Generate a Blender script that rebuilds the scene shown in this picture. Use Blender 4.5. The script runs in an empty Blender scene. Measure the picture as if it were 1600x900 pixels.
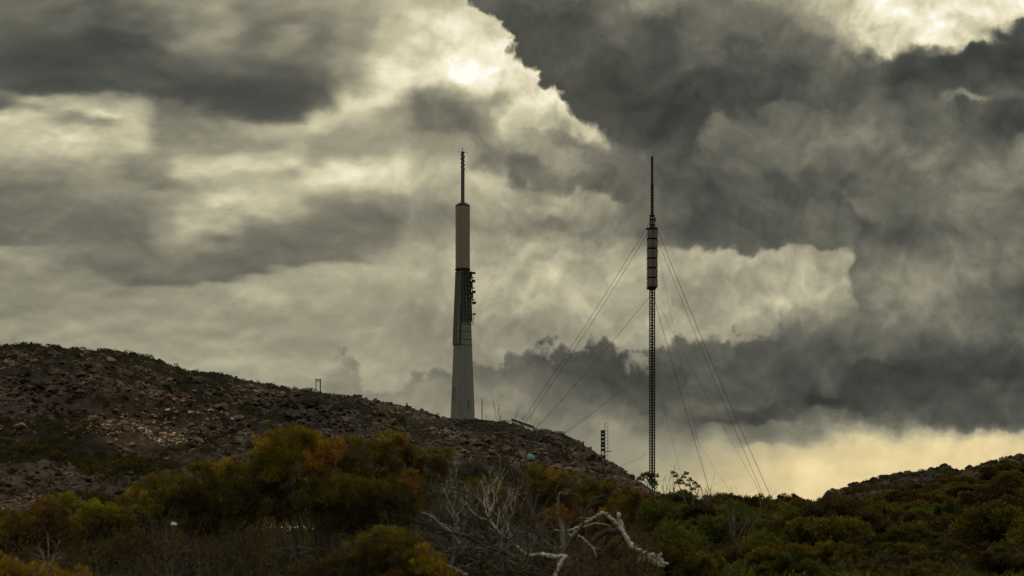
import bpy, math, random
import numpy as np
from mathutils import Vector

# ---------------------------------------------------------------- camera, sky, sun, exposure
F = 1935.0            # focal length in units of the 1600 px wide frame
H0 = 800.0            # row of the horizon
scene = bpy.context.scene
COL = scene.collection
cd = bpy.data.cameras.new("camera"); cam = bpy.data.objects.new("camera", cd); COL.objects.link(cam)
cd.sensor_width = 36.0; cd.lens = F / 1600 * 36.0
cd.shift_y = (H0 - 450.0) / 1600.0
cd.clip_start = 0.05; cd.clip_end = 30000
cam.location = (0, 0, 0); cam.rotation_euler = (math.radians(90), 0, 0)
cd.dof.use_dof = True; cd.dof.focus_distance = 300.0; cd.dof.aperture_fstop = 3.2
scene.camera = cam

scene.view_settings.view_transform = 'Standard'
scene.view_settings.look = 'None'
scene.view_settings.exposure = 0.0
scene.view_settings.gamma = 1.0

SUN_EL, SUN_AZ = math.radians(21), math.radians(-1)
BACK = 0.33           # radiance of the overcast behind and above the camera
SKY_STRENGTH = 0.1

def lin(c):
    c = c / 255.0
    return c / 12.92 if c <= 0.04045 else ((c + 0.055) / 1.055) ** 2.4
def rgb(r, g, b): return (lin(r), lin(g), lin(b), 1.0)

world = bpy.data.worlds.new("World"); scene.world = world; world.use_nodes = True

class NT:
    """small helper for wiring node trees"""
    def __init__(s, tree): s.t = tree; s.n = tree.nodes; s.l = tree.links
    def put(s, sock, v):
        if isinstance(v, bpy.types.NodeSocket): s.l.new(v, sock)
        else: sock.default_value = v
    def math(s, op, a, b=None, c=None, clamp=False):
        n = s.n.new('ShaderNodeMath'); n.operation = op; n.use_clamp = clamp
        s.put(n.inputs[0], a)
        if b is not None: s.put(n.inputs[1], b)
        if c is not None: s.put(n.inputs[2], c)
        return n.outputs[0]
    def xyz(s, x, y, z=0.0):
        n = s.n.new('ShaderNodeCombineXYZ')
        for i, v in enumerate((x, y, z)): s.put(n.inputs[i], v)
        return n.outputs[0]
    def sep(s, v):
        n = s.n.new('ShaderNodeSeparateXYZ'); s.put(n.inputs[0], v); return n.outputs
    def mapr(s, v, a, b, c=0.0, d=1.0, smooth=False):
        n = s.n.new('ShaderNodeMapRange'); n.clamp = True
        if smooth: n.interpolation_type = 'SMOOTHSTEP'
        for i, q in enumerate((v, a, b, c, d)): s.put(n.inputs[i], q)
        return n.outputs[0]
    def mixf(s, f, a, b):
        n = s.n.new('ShaderNodeMix'); n.data_type = 'FLOAT'
        s.put(n.inputs[0], f); s.put(n.inputs[2], a); s.put(n.inputs[3], b); return n.outputs[0]
    def mixc(s, f, a, b, mode='MIX'):
        n = s.n.new('ShaderNodeMix'); n.data_type = 'RGBA'; n.blend_type = mode
        s.put(n.inputs[0], f); s.put(n.inputs[6], a); s.put(n.inputs[7], b); return n.outputs[2]
    def noise(s, vec, scale, detail=4.0, rough=0.5, dist=0.0, dims='3D', out=0, norm=True):
        n = s.n.new('ShaderNodeTexNoise'); n.noise_dimensions = dims
        if vec is not None: s.put(n.inputs['Vector'], vec)
        n.inputs['Scale'].default_value = scale; n.inputs['Detail'].default_value = detail
        n.inputs['Roughness'].default_value = rough; n.inputs['Distortion'].default_value = dist
        return n.outputs[out]
    def voro(s, vec, scale, detail=0.0, rough=0.5, feature='F1', dims='2D', out=0, smooth=0.5):
        n = s.n.new('ShaderNodeTexVoronoi'); n.voronoi_dimensions = dims; n.feature = feature
        s.put(n.inputs['Vector'], vec); n.inputs['Scale'].default_value = scale
        n.inputs['Detail'].default_value = detail; n.inputs['Roughness'].default_value = rough
        if feature == 'SMOOTH_F1': n.inputs['Smoothness'].default_value = smooth
        return n.outputs[out]
    def curve(s, v, pts, linear=False):
        n = s.n.new('ShaderNodeFloatCurve'); s.put(n.inputs['Value'], v)
        c = n.mapping.curves[0]; pts = sorted(pts)
        while len(c.points) < len(pts): c.points.new(0.5, 0.5)
        for p, (x, y) in zip(c.points, pts):
            p.location = (x, y); p.handle_type = 'VECTOR' if linear else 'AUTO_CLAMPED'
        n.mapping.use_clip = False; n.mapping.update(); return n.outputs[0]
    def ramp(s, v, stops, interp='LINEAR'):
        n = s.n.new('ShaderNodeValToRGB'); n.color_ramp.interpolation = interp; e = n.color_ramp.elements
        while len(e) < len(stops): e.new(0.5)
        for el, (p, c) in zip(e, stops): el.position = p
        for el, (p, c) in zip(e, stops): el.color = c
        s.put(n.inputs[0], v); return n.outputs[0]

# The storm sky as a function of direction: brightness of the cloud deck by azimuth column, broken up
# by fractal noise.  Rows are (height row, brightness 0-255).
def rows(*v): return [(50 * i, b) for i, b in enumerate(v)]
SKY_L = {
 0: [(0,105),(50,88),(100,78),(138,84),(145,104),(168,90),(180,170),(200,200),(250,152),(300,112),(350,104),(382,102),(390,140),(450,138),(500,140),(550,143),(650,142)],
 50: [(0,112),(50,88),(100,74),(136,80),(146,130),(160,175),(168,150),(185,205),(205,205),(250,160),(300,116),(350,104),(383,106),(391,134),(450,134),(500,141),(550,146),(650,144)],
 110: [(0,112),(50,84),(100,70),(136,76),(146,130),(172,186),(180,140),(200,190),(215,200),(250,165),(300,122),(350,104),(395,118),(430,122),(450,134),(500,146),(550,150),(650,146)],
 160: [(0,92),(50,74),(100,68),(134,74),(145,138),(170,170),(180,205),(188,140),(210,190),(250,160),(300,130),(350,106),(400,116),(434,112),(446,136),(500,150),(550,150),(650,148)],
 210: [(0,112),(50,88),(100,70),(136,78),(150,130),(180,190),(215,195),(245,160),(275,118),(290,140),(320,125),(350,118),(400,114),(440,106),(450,136),(500,151),(550,151),(650,148)],
 250: [(0,126),(50,100),(100,72),(140,82),(158,115),(180,120),(215,130),(250,138),(285,118),(300,150),(330,140),(350,152),(375,150),(400,118),(438,104),(449,140),(500,152),(550,152),(650,150)],
 290: [(0,136),(50,124),(100,84),(140,76),(165,104),(200,122),(235,135),(262,180),(275,170),(290,135),(310,150),(345,178),(370,160),(400,120),(436,100),(448,146),(500,151),(550,152),(650,150)],
 350: [(0,138),(35,150),(60,120),(100,100),(150,74),(176,90),(200,126),(230,130),(262,180),(285,160),(302,190),(315,208),(328,172),(345,172),(380,120),(432,98),(443,150),(500,151),(550,154),(650,150)],
 400: [(0,124),(50,108),(100,92),(150,76),(178,80),(192,130),(205,160),(225,140),(262,190),(278,165),(300,175),(318,190),(345,148),(380,104),(420,98),(432,150),(460,160),(500,150),(550,156),(650,152)],
 455: [(0,122),(30,118),(48,150),(70,125),(110,90),(160,78),(184,96),(196,165),(225,160),(250,192),(270,150),(300,178),(330,165),(355,120),(400,102),(412,115),(424,158),(500,150),(550,154),(650,150)],
 500: [(0,138),(50,118),(100,104),(140,92),(170,112),(184,200),(200,180),(235,140),(258,168),(280,195),(305,160),(335,125),(380,108),(405,112),(416,160),(460,160),(500,152),(550,150),(650,148)],
 550: [(0,160),(40,150),(80,135),(120,146),(148,178),(160,220),(175,195),(200,160),(235,150),(258,208),(275,220),(292,192),(310,150),(350,114),(395,108),(408,125),(418,162),(500,155),(550,158),(650,150)],
 610: [(0,184),(40,178),(80,195),(112,235),(135,222),(150,225),(175,160),(210,150),(240,165),(268,215),(290,190),(310,140),(350,112),(385,118),(400,150),(450,160),(500,152),(550,156),(650,148)],
 660: [(0,190),(50,215),(90,222),(120,215),(140,150),(165,112),(190,108),(205,140),(230,150),(265,185),(290,172),(320,135),(350,118),(372,145),(400,168),(450,160),(500,150),(600,146)],
 710: [(0,190),(40,212),(80,240),(105,248),(130,200),(150,135),(175,108),(195,112),(215,150),(250,180),(300,160),(340,138),(360,150),(400,168),(450,160),(500,150),(600,142)],
 760: [(0,205),(50,235),(90,254),(118,255),(142,205),(165,152),(190,150),(215,140),(240,120),(262,130),(285,180),(300,165),(350,150),(380,168),(450,168),(500,155),(600,142)],
 800: [(0,225),(60,250),(125,255),(150,232),(180,200),(205,170),(235,132),(268,98),(284,104),(298,152),(315,158),(345,140),(365,150),(400,180),(450,176),(500,168),(600,150)],
 840: [(0,230),(100,255),(140,250),(165,222),(190,190),(210,150),(235,142),(260,104),(288,106),(300,148),(320,150),(345,126),(365,160),(400,178),(450,172),(500,168),(600,150)],
 890: [(0,235),(140,250),(175,228),(200,180),(222,126),(240,140),(265,122),(290,104),(306,128),(316,158),(345,130),(368,142),(385,172),(400,166),(450,165),(500,165),(600,150)],
 950: [(0,225),(195,205),(212,168),(225,128),(250,116),(300,100),(312,150),(325,162),(350,142),(372,148),(400,186),(450,176),(500,172),(600,150)],
 1020: [(0,120),(215,100),(250,90),(300,95),(340,118),(380,150),(400,180),(450,172),(500,170),(600,150)],
}
SKY_R = {
 740: [(0,84),(50,76),(100,74),(200,74),(300,90),(600,90)],
 880: [(0,92),(50,70),(100,76),(150,70),(200,74),(300,95),(600,95)],
 960: [(0,116),(50,94),(100,78),(150,66),(200,68),(250,98),(300,100),(350,105),(400,150),(500,150)],
 1040: [(0,122),(50,86),(100,72),(150,64),(200,60),(250,84),(300,90),(350,92),(384,105),(400,172),(450,172),(500,168),(560,140)],
 1085: [(0,118),(50,90),(100,78),(150,64),(200,60),(240,66),(265,84),(300,88),(350,86),(384,96),(398,172),(450,172),(500,168),(560,140)],
 1112: [(0,116),(50,96),(100,84),(150,72),(172,76),(186,102),(215,106),(250,94),(300,86),(350,82),(384,90),(396,172),(450,172),(500,168),(560,140)],
 1200: [(0,130),(50,100),(100,80),(145,68),(160,80),(172,112),(200,110),(250,96),(300,88),(350,86),(384,94),(398,174),(450,172),(485,156),(560,120)],
 1280: [(0,175),(50,125),(100,96),(150,90),(200,120),(250,114),(300,82),(350,102),(380,108),(392,184),(450,172),(485,148),(500,125),(560,100)],
 1326: [(0,212),(50,190),(90,140),(120,86),(150,90),(200,118),(250,114),(300,84),(350,100),(378,108),(394,182),(450,168),(475,140),(500,122),(560,100)],
 1342: [(0,224),(50,212),(85,160),(108,86),(150,90),(200,116),(250,115),(300,88),(325,124),(350,86),(400,104),(430,118),(500,122),(560,98)],
 1400: [(0,242),(50,236),(72,200),(92,74),(120,70),(150,88),(200,112),(250,118),(300,96),(350,94),(400,110),(450,138),(500,132),(560,90)],
 1440: [(0,244),(44,244),(58,190),(74,74),(120,66),(150,90),(200,100),(250,120),(300,105),(350,100),(400,108),(430,135),(450,150),(500,135),(550,88)],
 1520: [(0,240),(40,252),(64,245),(78,78),(95,66),(120,76),(148,78),(160,145),(172,84),(200,88),(250,112),(300,120),(350,115),(400,112),(430,134),(450,126),(500,120),(550,84)],
 1572: [(0,235),(30,228),(48,90),(60,72),(100,66),(150,98),(175,84),(200,72),(225,100),(250,114),(300,122),(350,112),(400,106),(450,108),(500,116),(550,82)],
 1600: [(0,230),(14,195),(24,78),(50,70),(100,66),(150,85),(200,68),(215,76),(232,114),(300,120),(350,110),(400,105),(450,102),(500,115),(550,84)],
}
SKY_D = {
 440: [(500,150),(600,148),(700,148)],
 530: [(500,132),(550,120),(600,130),(650,146),(700,148)],
 640: [(500,118),(550,110),(600,122),(650,142),(800,150)],
 720: [(500,112),(560,106),(600,126),(650,136),(700,142),(800,150)],
 800: [(500,100),(550,94),(600,108),(650,124),(700,134),(800,150)],
 880: [(500,90),(550,78),(600,88),(650,114),(700,130),(750,138),(800,145)],
 960: [(500,92),(550,78),(600,78),(650,106),(700,134),(750,142),(800,160)],
 1040: [(500,98),(550,84),(600,78),(650,98),(690,130),(720,150),(760,175),(800,190)],
 1120: [(500,96),(550,86),(600,80),(635,88),(655,78),(664,112),(684,150),(700,166),(750,192),(800,205)],
 1200: [(500,112),(550,86),(600,80),(625,84),(640,64),(652,70),(660,108),(688,122),(700,185),(750,220),(800,225)],
 1280: [(500,122),(530,96),(550,86),(590,82),(606,78),(618,60),(630,66),(644,96),(672,118),(690,172),(705,205),(750,224),(800,228)],
 1360: [(500,126),(545,96),(566,84),(582,62),(600,66),(625,64),(640,80),(658,120),(676,170),(700,212),(750,226),(800,226)],
 1440: [(500,134),(550,86),(575,66),(600,66),(650,78),(668,104),(682,190),(700,216),(800,224)],
 1520: [(500,120),(530,96),(550,76),(600,74),(650,76),(665,96),(680,198),(700,224),(800,224)],
 1600: [(500,116),(540,82),(580,66),(600,70),(650,84),(668,100),(680,192),(700,216),(800,220)],
}
def build_world():
    nt = NT(world.node_tree); nt.n.clear()
    tc = nt.n.new('ShaderNodeTexCoord'); d = tc.outputs['Generated']
    x, y, z = nt.sep(d)
    yy = nt.math('MAXIMUM', y, 0.3)
    k = F / 900.0
    U = nt.math('MULTIPLY_ADD', nt.math('DIVIDE', x, yy), k, 800.0 / 900)
    V = nt.math('MULTIPLY_ADD', nt.math('DIVIDE', z, yy), -k, H0 / 900)
    P = nt.xyz(U, V)
    # how streaky (wind-drawn, left) or billowy (right) the cloud is
    right = nt.mapr(U, 0.40, 0.95, smooth=True)
    Ps = nt.xyz(nt.math('MULTIPLY', U, 0.42), V)
    w1 = nt.sep(nt.noise(Ps, 15.0, 5.0, 0.55, 0.0, '2D', 1))
    w2 = nt.sep(nt.noise(P, 13.0, 4.5, 0.50, 0.0, '2D', 1))
    ax = nt.mixf(right, nt.math('SUBTRACT', w1[0], 0.5), nt.math('SUBTRACT', w2[0], 0.5))
    ay = nt.mixf(right, nt.math('SUBTRACT', w1[1], 0.5), nt.math('SUBTRACT', w2[1], 0.5))
    low = nt.mapr(V, 0.72, 0.79, 1.0, 0.45)
    U2 = nt.math('MULTIPLY_ADD', nt.math('MULTIPLY', ax, low), nt.mixf(right, 0.07, 0.095), U)
    V2 = nt.math('MULTIPLY_ADD', nt.math('MULTIPLY', ay, low), nt.mixf(right, 0.042, 0.085), V)
    vor = nt.voro(nt.xyz(U2, V2), 12.0, 3.0, 0.55, 'SMOOTH_F1', smooth=0.4)
    puff = nt.math('SUBTRACT', 0.45, vor)
    def grid(g):
        acc = None; last = None
        for px in sorted(g):
            c = nt.curve(V2, [(a / 900.0, b / 255.0) for a, b in g[px]])
            if acc is None: acc = c
            else: acc = nt.mixf(nt.mapr(U2, last / 900.0, px / 900.0, smooth=True), acc, c)
            last = px
        return acc
    # left edge of the dark cumulus: azimuth as a function of height
    eL = nt.curve(V, [(a / 900., b / 1600.) for a, b in ((0,735),(12,742),(35,765),(55,800),(66,808),(80,806),(100,822),(112,850),(150,880),(185,915),(215,955),(240,985),(300,1005),(400,1010),(900,1010))], True)
    soft = nt.curve(V, [(0, .009), (120/900., .010), (200/900., .018), (235/900., .05), (300/900., .09), (1, .09)], True)
    eL = nt.math('MULTIPLY', eL, 1600 / 900.)
    n3 = nt.math('SUBTRACT', nt.noise(P, 26.0, 5.0, 0.62, 0.0, '2D'), 0.5)
    dU = nt.math('SUBTRACT', U, nt.math('SUBTRACT', eL, 0.026))
    dU = nt.math('MULTIPLY_ADD', puff, 0.050, dU)
    dU = nt.math('MULTIPLY_ADD', n3, 0.036, dU)
    mA = nt.mapr(dU, nt.math('MULTIPLY', soft, -1.0), soft, smooth=True)
    base = nt.mixf(mA, grid(SKY_L), grid(SKY_R))
    # tops of the low cumulus bank: height as a function of azimuth
    eD = nt.curve(nt.math('MULTIPLY', U, 900. / 1600.), [(a / 1600., b / 900.) for a, b in ((0,700),(400,650),(470,622),(500,590),(525,558),(545,554),(570,568),(610,584),(660,574),(700,566),(745,556),(790,546),(830,532),(900,530),(935,524),(965,536),(1000,548),(1040,522),(1100,515),(1180,500),(1215,486),(1245,464),(1262,496),(1300,484),(1335,476),(1345,510),(1450,520),(1600,520))])
    sd = nt.curve(nt.math('MULTIPLY', U, 900. / 1600.), [(0,.05),(480/1600.,.03),(530/1600.,.012),(1040/1600.,.012),(1300/1600.,.014),(1350/1600.,.04),(1,.05)], True)
    dV = nt.math('SUBTRACT', V, eD)
    dV = nt.math('MULTIPLY_ADD', puff, 0.05, dV)
    dV = nt.math('MULTIPLY_ADD', n3, 0.06, dV)
    mD = nt.mapr(dV, nt.math('MULTIPLY', sd, -1.0), sd, smooth=True)
    lum = nt.mixf(mD, base, grid(SKY_D))
    # fine cloud structure
    f1 = nt.math('SUBTRACT', nt.noise(nt.xyz(U2, nt.math('MULTIPLY', V2, 1.3)), 11.0, 6.0, 0.52, 0.0, '2D'), 0.5)
    f2 = nt.math('SUBTRACT', nt.noise(Ps, 16.0, 5.0, 0.55, 0.2, '2D'), 0.5)
    det = nt.mixf(right, f2, f1)
    gain = nt.mapr(V, 0.73, 0.79, 0.42, 0.16)
    lum = nt.math('MULTIPLY', lum, nt.math('MULTIPLY_ADD', det, gain, 1.0))
    lum = nt.math('MULTIPLY', lum, nt.math('MULTIPLY_ADD', puff, nt.math('MULTIPLY', right, nt.mapr(V, 0.66, 0.74, 0.16, 0.04)), 1.0))
    # relief: cloud flanks that face the light overhead are brighter than those turned away
    def relief(vec, off, scale, det_, rough):
        sh = nt.n.new('ShaderNodeVectorMath'); sh.operation = 'ADD'; nt.put(sh.inputs[0], vec); sh.inputs[1].default_value = off
        return nt.math('SUBTRACT', nt.noise(vec, scale, det_, rough, 0.0, '2D'), nt.noise(sh.outputs[0], scale, det_, rough, 0.0, '2D'))
    wl = nt.sep(nt.noise(P, 5.0, 2.0, 0.45, 0.0, '2D', 1))
    Pw = nt.xyz(nt.math('MULTIPLY_ADD', wl[0], 0.12, U), nt.math('MULTIPLY_ADD', wl[1], 0.12, V))
    Pz = nt.xyz(nt.math('MULTIPLY', U, 0.5), nt.math('MULTIPLY_ADD', wl[1], 0.05, V))
    rl = nt.mixf(right, nt.math('MULTIPLY', relief(Pz, (0.0, 0.014, 0), 7.0, 5.0, 0.52), 0.8), nt.math('MULTIPLY', relief(Pw, (0.004, 0.018, 0), 6.0, 5.0, 0.50), 1.05))
    rl = nt.math('MULTIPLY', rl, nt.mapr(V, 0.73, 0.79, 1.1, 0.3))
    lum = nt.math('MULTIPLY', lum, nt.math('ADD', rl, 1.0))
    st = nt.math('SUBTRACT', nt.noise(nt.xyz(nt.math('MULTIPLY', U, 0.20), V), 30.0, 4.0, 0.5, 0.0, '2D'), 0.5)
    lum = nt.math('MULTIPLY', lum, nt.math('MULTIPLY_ADD', st, nt.mapr(V, 0.72, 0.80, 0.0, 0.13), 1.0))
    cloud = nt.ramp(lum, [(0.20, rgb(48, 50, 47)), (0.30, rgb(75, 77, 71)), (0.43, rgb(111, 109, 96)), (0.59, rgb(153, 149, 127)),
                          (0.75, rgb(197, 190, 158)), (0.87, rgb(234, 225, 194)), (0.96, rgb(250, 243, 220)), (1.0, rgb(255, 254, 244))])
    warm = nt.math('MULTIPLY', nt.mapr(V, 0.66, 0.80, smooth=True), nt.mapr(lum, 0.55, 0.85))
    cloud = nt.mixc(warm, cloud, nt.mixc(1.0, cloud, (0.98, 0.855, 0.63, 1), 'MULTIPLY'))
    # heavy overcast away from the gap the photograph looks at
    n4 = nt.noise(d, 2.5, 5.0, 0.55, 0.3)
    back = nt.mixc(n4, (BACK * .72, BACK * .72, BACK * .66, 1), (BACK * 1.45, BACK * 1.42, BACK * 1.2, 1))
    zf = nt.mapr(z, -0.05, 0.95, 0.50, 2.0)
    sc = nt.n.new('ShaderNodeVectorMath'); sc.operation = 'SCALE'; nt.put(sc.inputs[0], back); nt.put(sc.inputs[3], zf); back = sc.outputs[0]
    away = nt.math('MAXIMUM', nt.mapr(y, 0.80, 0.55, smooth=True), nt.mapr(V, -0.03, -0.35, smooth=True))
    cloud = nt.mixc(away, cloud, back)
    # scaled into the physically bright units of the sky texture
    big = nt.n.new('ShaderNodeVectorMath'); big.operation = 'SCALE'; nt.put(big.inputs[0], cloud); big.inputs[3].default_value = 1.0 / SKY_STRENGTH
    sky = nt.n.new('ShaderNodeTexSky'); sky.sky_type = 'NISHITA'; sky.sun_disc = False
    sky.sun_elevation = SUN_EL; sky.sun_rotation = SUN_AZ; sky.air_density = 1.0; sky.dust_density = 3.0
    col = nt.mixc(0.003, big.outputs[0], sky.outputs[0])
    bg = nt.n.new('ShaderNodeBackground'); nt.put(bg.inputs[0], col); bg.inputs[1].default_value = SKY_STRENGTH
    o = nt.n.new('ShaderNodeOutputWorld'); nt.l.new(bg.outputs[0], o.inputs[0])
build_world()

sd = bpy.data.lights.new("sun", 'SUN'); sun = bpy.data.objects.new("sun", sd); COL.objects.link(sun)
sd.energy = 0.7; sd.angle = math.radians(14); sd.color = (1.0, 0.93, 0.78)
sun.rotation_euler = Vector((math.sin(SUN_AZ) * math.cos(SUN_EL), math.cos(SUN_AZ) * math.cos(SUN_EL), math.sin(SUN_EL))).to_track_quat('Z', 'Y').to_euler()

# ---------------------------------------------------------------- helpers
RNG = np.random.default_rng(11)
random.seed(5)
def P(px, py, Y): return np.array([(px - 800.0) / F * Y, Y, (H0 - py) / F * Y])

def link(name, V, faces, mat, parent=None, attr=None, smooth=False):
    """faces: list of integer arrays (n,k), one per polygon size"""
    me = bpy.data.meshes.new(name)
    V = np.asarray(V, dtype=np.float32)
    me.vertices.add(len(V)); me.vertices.foreach_set("co", V.ravel())
    faces = [np.asarray(f, dtype=np.int32) for f in faces if len(f)]
    loops = np.concatenate([f.ravel() for f in faces]); tot = np.concatenate([np.full(len(f), f.shape[1]) for f in faces])
    me.loops.add(len(loops)); me.loops.foreach_set("vertex_index", loops)
    me.polygons.add(len(tot)); st = np.concatenate([[0], np.cumsum(tot)[:-1]]).astype(np.int32)
    me.polygons.foreach_set("loop_start", st); me.polygons.foreach_set("loop_total", tot.astype(np.int32))
    me.polygons.foreach_set("use_smooth", np.full(len(tot), smooth))
    if attr is not None:
        for an, (kind, data) in attr.items():
            a = me.attributes.new(an, kind, 'POINT')
            if kind == 'FLOAT': a.data.foreach_set("value", np.asarray(data, dtype=np.float32))
            else:
                data = np.asarray(data, dtype=np.float32)
                if data.shape[1] == 3: data = np.concatenate([data, np.ones((len(data), 1), np.float32)], 1)
                a.data.foreach_set("color", data.ravel())
    me.update(calc_edges=True); me.validate()
    if mat: me.materials.append(mat)
    o = bpy.data.objects.new(name, me); COL.objects.link(o)
    if parent: o.parent = parent
    return o

class MB:
    def __init__(s): s.v = []; s.f = {}; s.c = []; s.n = 0
    def add(s, V, faces, col=None):
        V = np.asarray(V, float); s.v.append(V)
        for f in faces:
            f = np.asarray(f)
            s.f.setdefault(f.shape[1], []).append(f + s.n)
        if col is not None: s.c.append(np.broadcast_to(np.asarray(col, float), (len(V), 3)))
        s.n += len(V)
    def box(s, c, size, rz=0.0, col=None):
        hx, hy, hz = np.array(size) / 2
        V = np.array([[sx * hx, sy * hy, sz * hz] for sz in (-1, 1) for sy, sx in ((-1, -1), (-1, 1), (1, 1), (1, -1))])
        ca, sa = math.cos(rz), math.sin(rz)
        V = V @ np.array([[ca, sa, 0], [-sa, ca, 0], [0, 0, 1]]) + np.asarray(c)
        s.add(V, [np.array([[0, 3, 2, 1], [4, 5, 6, 7], [0, 1, 5, 4], [1, 2, 6, 5], [2, 3, 7, 6], [3, 0, 4, 7]])], col)
    def tube(s, pts, rad, k=6, col=None, cap=True, wob=0.0):
        pts = np.asarray(pts, float); n = len(pts); rad = np.broadcast_to(np.asarray(rad, float), (n,))
        t = np.gradient(pts, axis=0); t /= np.linalg.norm(t, axis=1)[:, None] + 1e-12
        ref = np.array([0, 0, 1.0]) if abs(t[:, 2]).mean() < 0.8 else np.array([1.0, 0, 0])
        a = np.cross(t, ref); a /= np.linalg.norm(a, axis=1)[:, None] + 1e-12; b = np.cross(t, a)
        th = np.arange(k) * 2 * math.pi / k
        rr = rad[:, None] * (1 + (wob * (RNG.random((n, k)) - .5) if wob else 0))
        V = pts[:, None] + rr[..., None] * (np.cos(th)[None, :, None] * a[:, None] + np.sin(th)[None, :, None] * b[:, None])
        i = np.arange(n - 1)[:, None] * k + np.arange(k)[None]; j = np.arange(n - 1)[:, None] * k + (np.arange(k)[None] + 1) % k
        q = np.stack([i, j, j + k, i + k], -1).reshape(-1, 4)
        fs = [q]
        if cap: fs.append(np.array([np.arange(k)[::-1], np.arange(k) + (n - 1) * k]))
        s.add(V.reshape(-1, 3), fs, col)
    def bar(s, a, b, r, k=4, col=None): s.tube([a, b], [r, r], k, col)
    def lathe(s, prof, k=24, c=(0, 0, 0), col=None):
        prof = np.asarray(prof, float); th = np.arange(k) * 2 * math.pi / k; n = len(prof)
        V = np.stack([prof[:, 0, None] * np.cos(th), prof[:, 0, None] * np.sin(th), np.repeat(prof[:, 1, None], k, 1)], -1).reshape(-1, 3) + np.asarray(c)
        i = np.arange(n - 1)[:, None] * k + np.arange(k)[None]; j = np.arange(n - 1)[:, None] * k + (np.arange(k)[None] + 1) % k
        s.add(V, [np.stack([i, j, j + k, i + k], -1).reshape(-1, 4), np.array([np.arange(k)[::-1], np.arange(k) + (n - 1) * k])], col)
    def build(s, name, mat, parent=None, smooth=False):
        V = np.concatenate(s.v); fs = [np.concatenate(v) for v in s.f.values()]
        at = {'tint': ('FLOAT_COLOR', np.concatenate(s.c))} if s.c and sum(len(c) for c in s.c) == len(V) else None
        return link(name, V, fs, mat, parent, at, smooth)

def tag(o, label=None, cat=None, group=None, kind=None):
    if label: o['label'] = label
    if cat: o['category'] = cat
    if group: o['group'] = group
    if kind: o['kind'] = kind
    return o
def empty(name, loc, label, cat, group=None, rz=0.0):
    o = bpy.data.objects.new(name, None); o.empty_display_size = 0.3; COL.objects.link(o)
    o.location = tuple(loc); o.rotation_euler.z = rz
    return tag(o, label, cat, group)
def copy_thing(o, loc, rz, sc, label, cat, group, mat=None):
    c = o.copy(); COL.objects.link(c); c.location = tuple(loc); c.rotation_euler.z = rz; c.scale = sc
    tag(c, label, cat, group)
    for ch in o.children:
        d = ch.copy(); COL.objects.link(d); d.parent = c
        if mat and ch.name.startswith('crown'):
            d.material_slots[0].link = 'OBJECT'; d.material_slots[0].material = mat
    return c

# 2D value noise / worley in numpy
def _h(ix, iy, s=0):
    n = (ix.astype(np.int64) * 374761393 + iy.astype(np.int64) * 668265263 + s * 982451653) & 0xffffffff
    n = ((n ^ (n >> 13)) * 1274126177) & 0xffffffff
    n = (n ^ (n >> 16)) & 0xffffffff
    return n / 4294967295.0
def vnoise(x, y, s=0):
    ix, iy = np.floor(x), np.floor(y); fx, fy = x - ix, y - iy
    fx = fx * fx * fx * (fx * (fx * 6 - 15) + 10); fy = fy * fy * fy * (fy * (fy * 6 - 15) + 10)
    ix = ix.astype(np.int64); iy = iy.astype(np.int64)
    return (_h(ix, iy, s) * (1 - fx) + _h(ix + 1, iy, s) * fx) * (1 - fy) + (_h(ix, iy + 1, s) * (1 - fx) + _h(ix + 1, iy + 1, s) * fx) * fy - .5
def fbm(x, y, o=4, s=0, r=.5):
    a, t = 1.0, 0.0
    for i in range(o):
        t = t + a * vnoise(x * 2 ** i + 17.3 * i, y * 2 ** i - 9.1 * i, s + i); a *= r
    return t
def worley(x, y, s=0):
    ix, iy = np.floor(x).astype(np.int64), np.floor(y).astype(np.int64)
    best = np.full(x.shape, 9.0); hv = np.zeros(x.shape)
    for dx in (-1, 0, 1):
        for dy in (-1, 0, 1):
            cx, cy = ix + dx, iy + dy
            d = (cx + .1 + .8 * _h(cx, cy, s) - x) ** 2 + (cy + .1 + .8 * _h(cx, cy, s + 1) - y) ** 2
            m = d < best; best = np.where(m, d, best); hv = np.where(m, _h(cx, cy, s + 2), hv)
    return np.sqrt(best), hv
def sstep(x, a, b):
    t = np.clip((x - a) / (b - a), 0, 1); return t * t * (3 - 2 * t)

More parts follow.
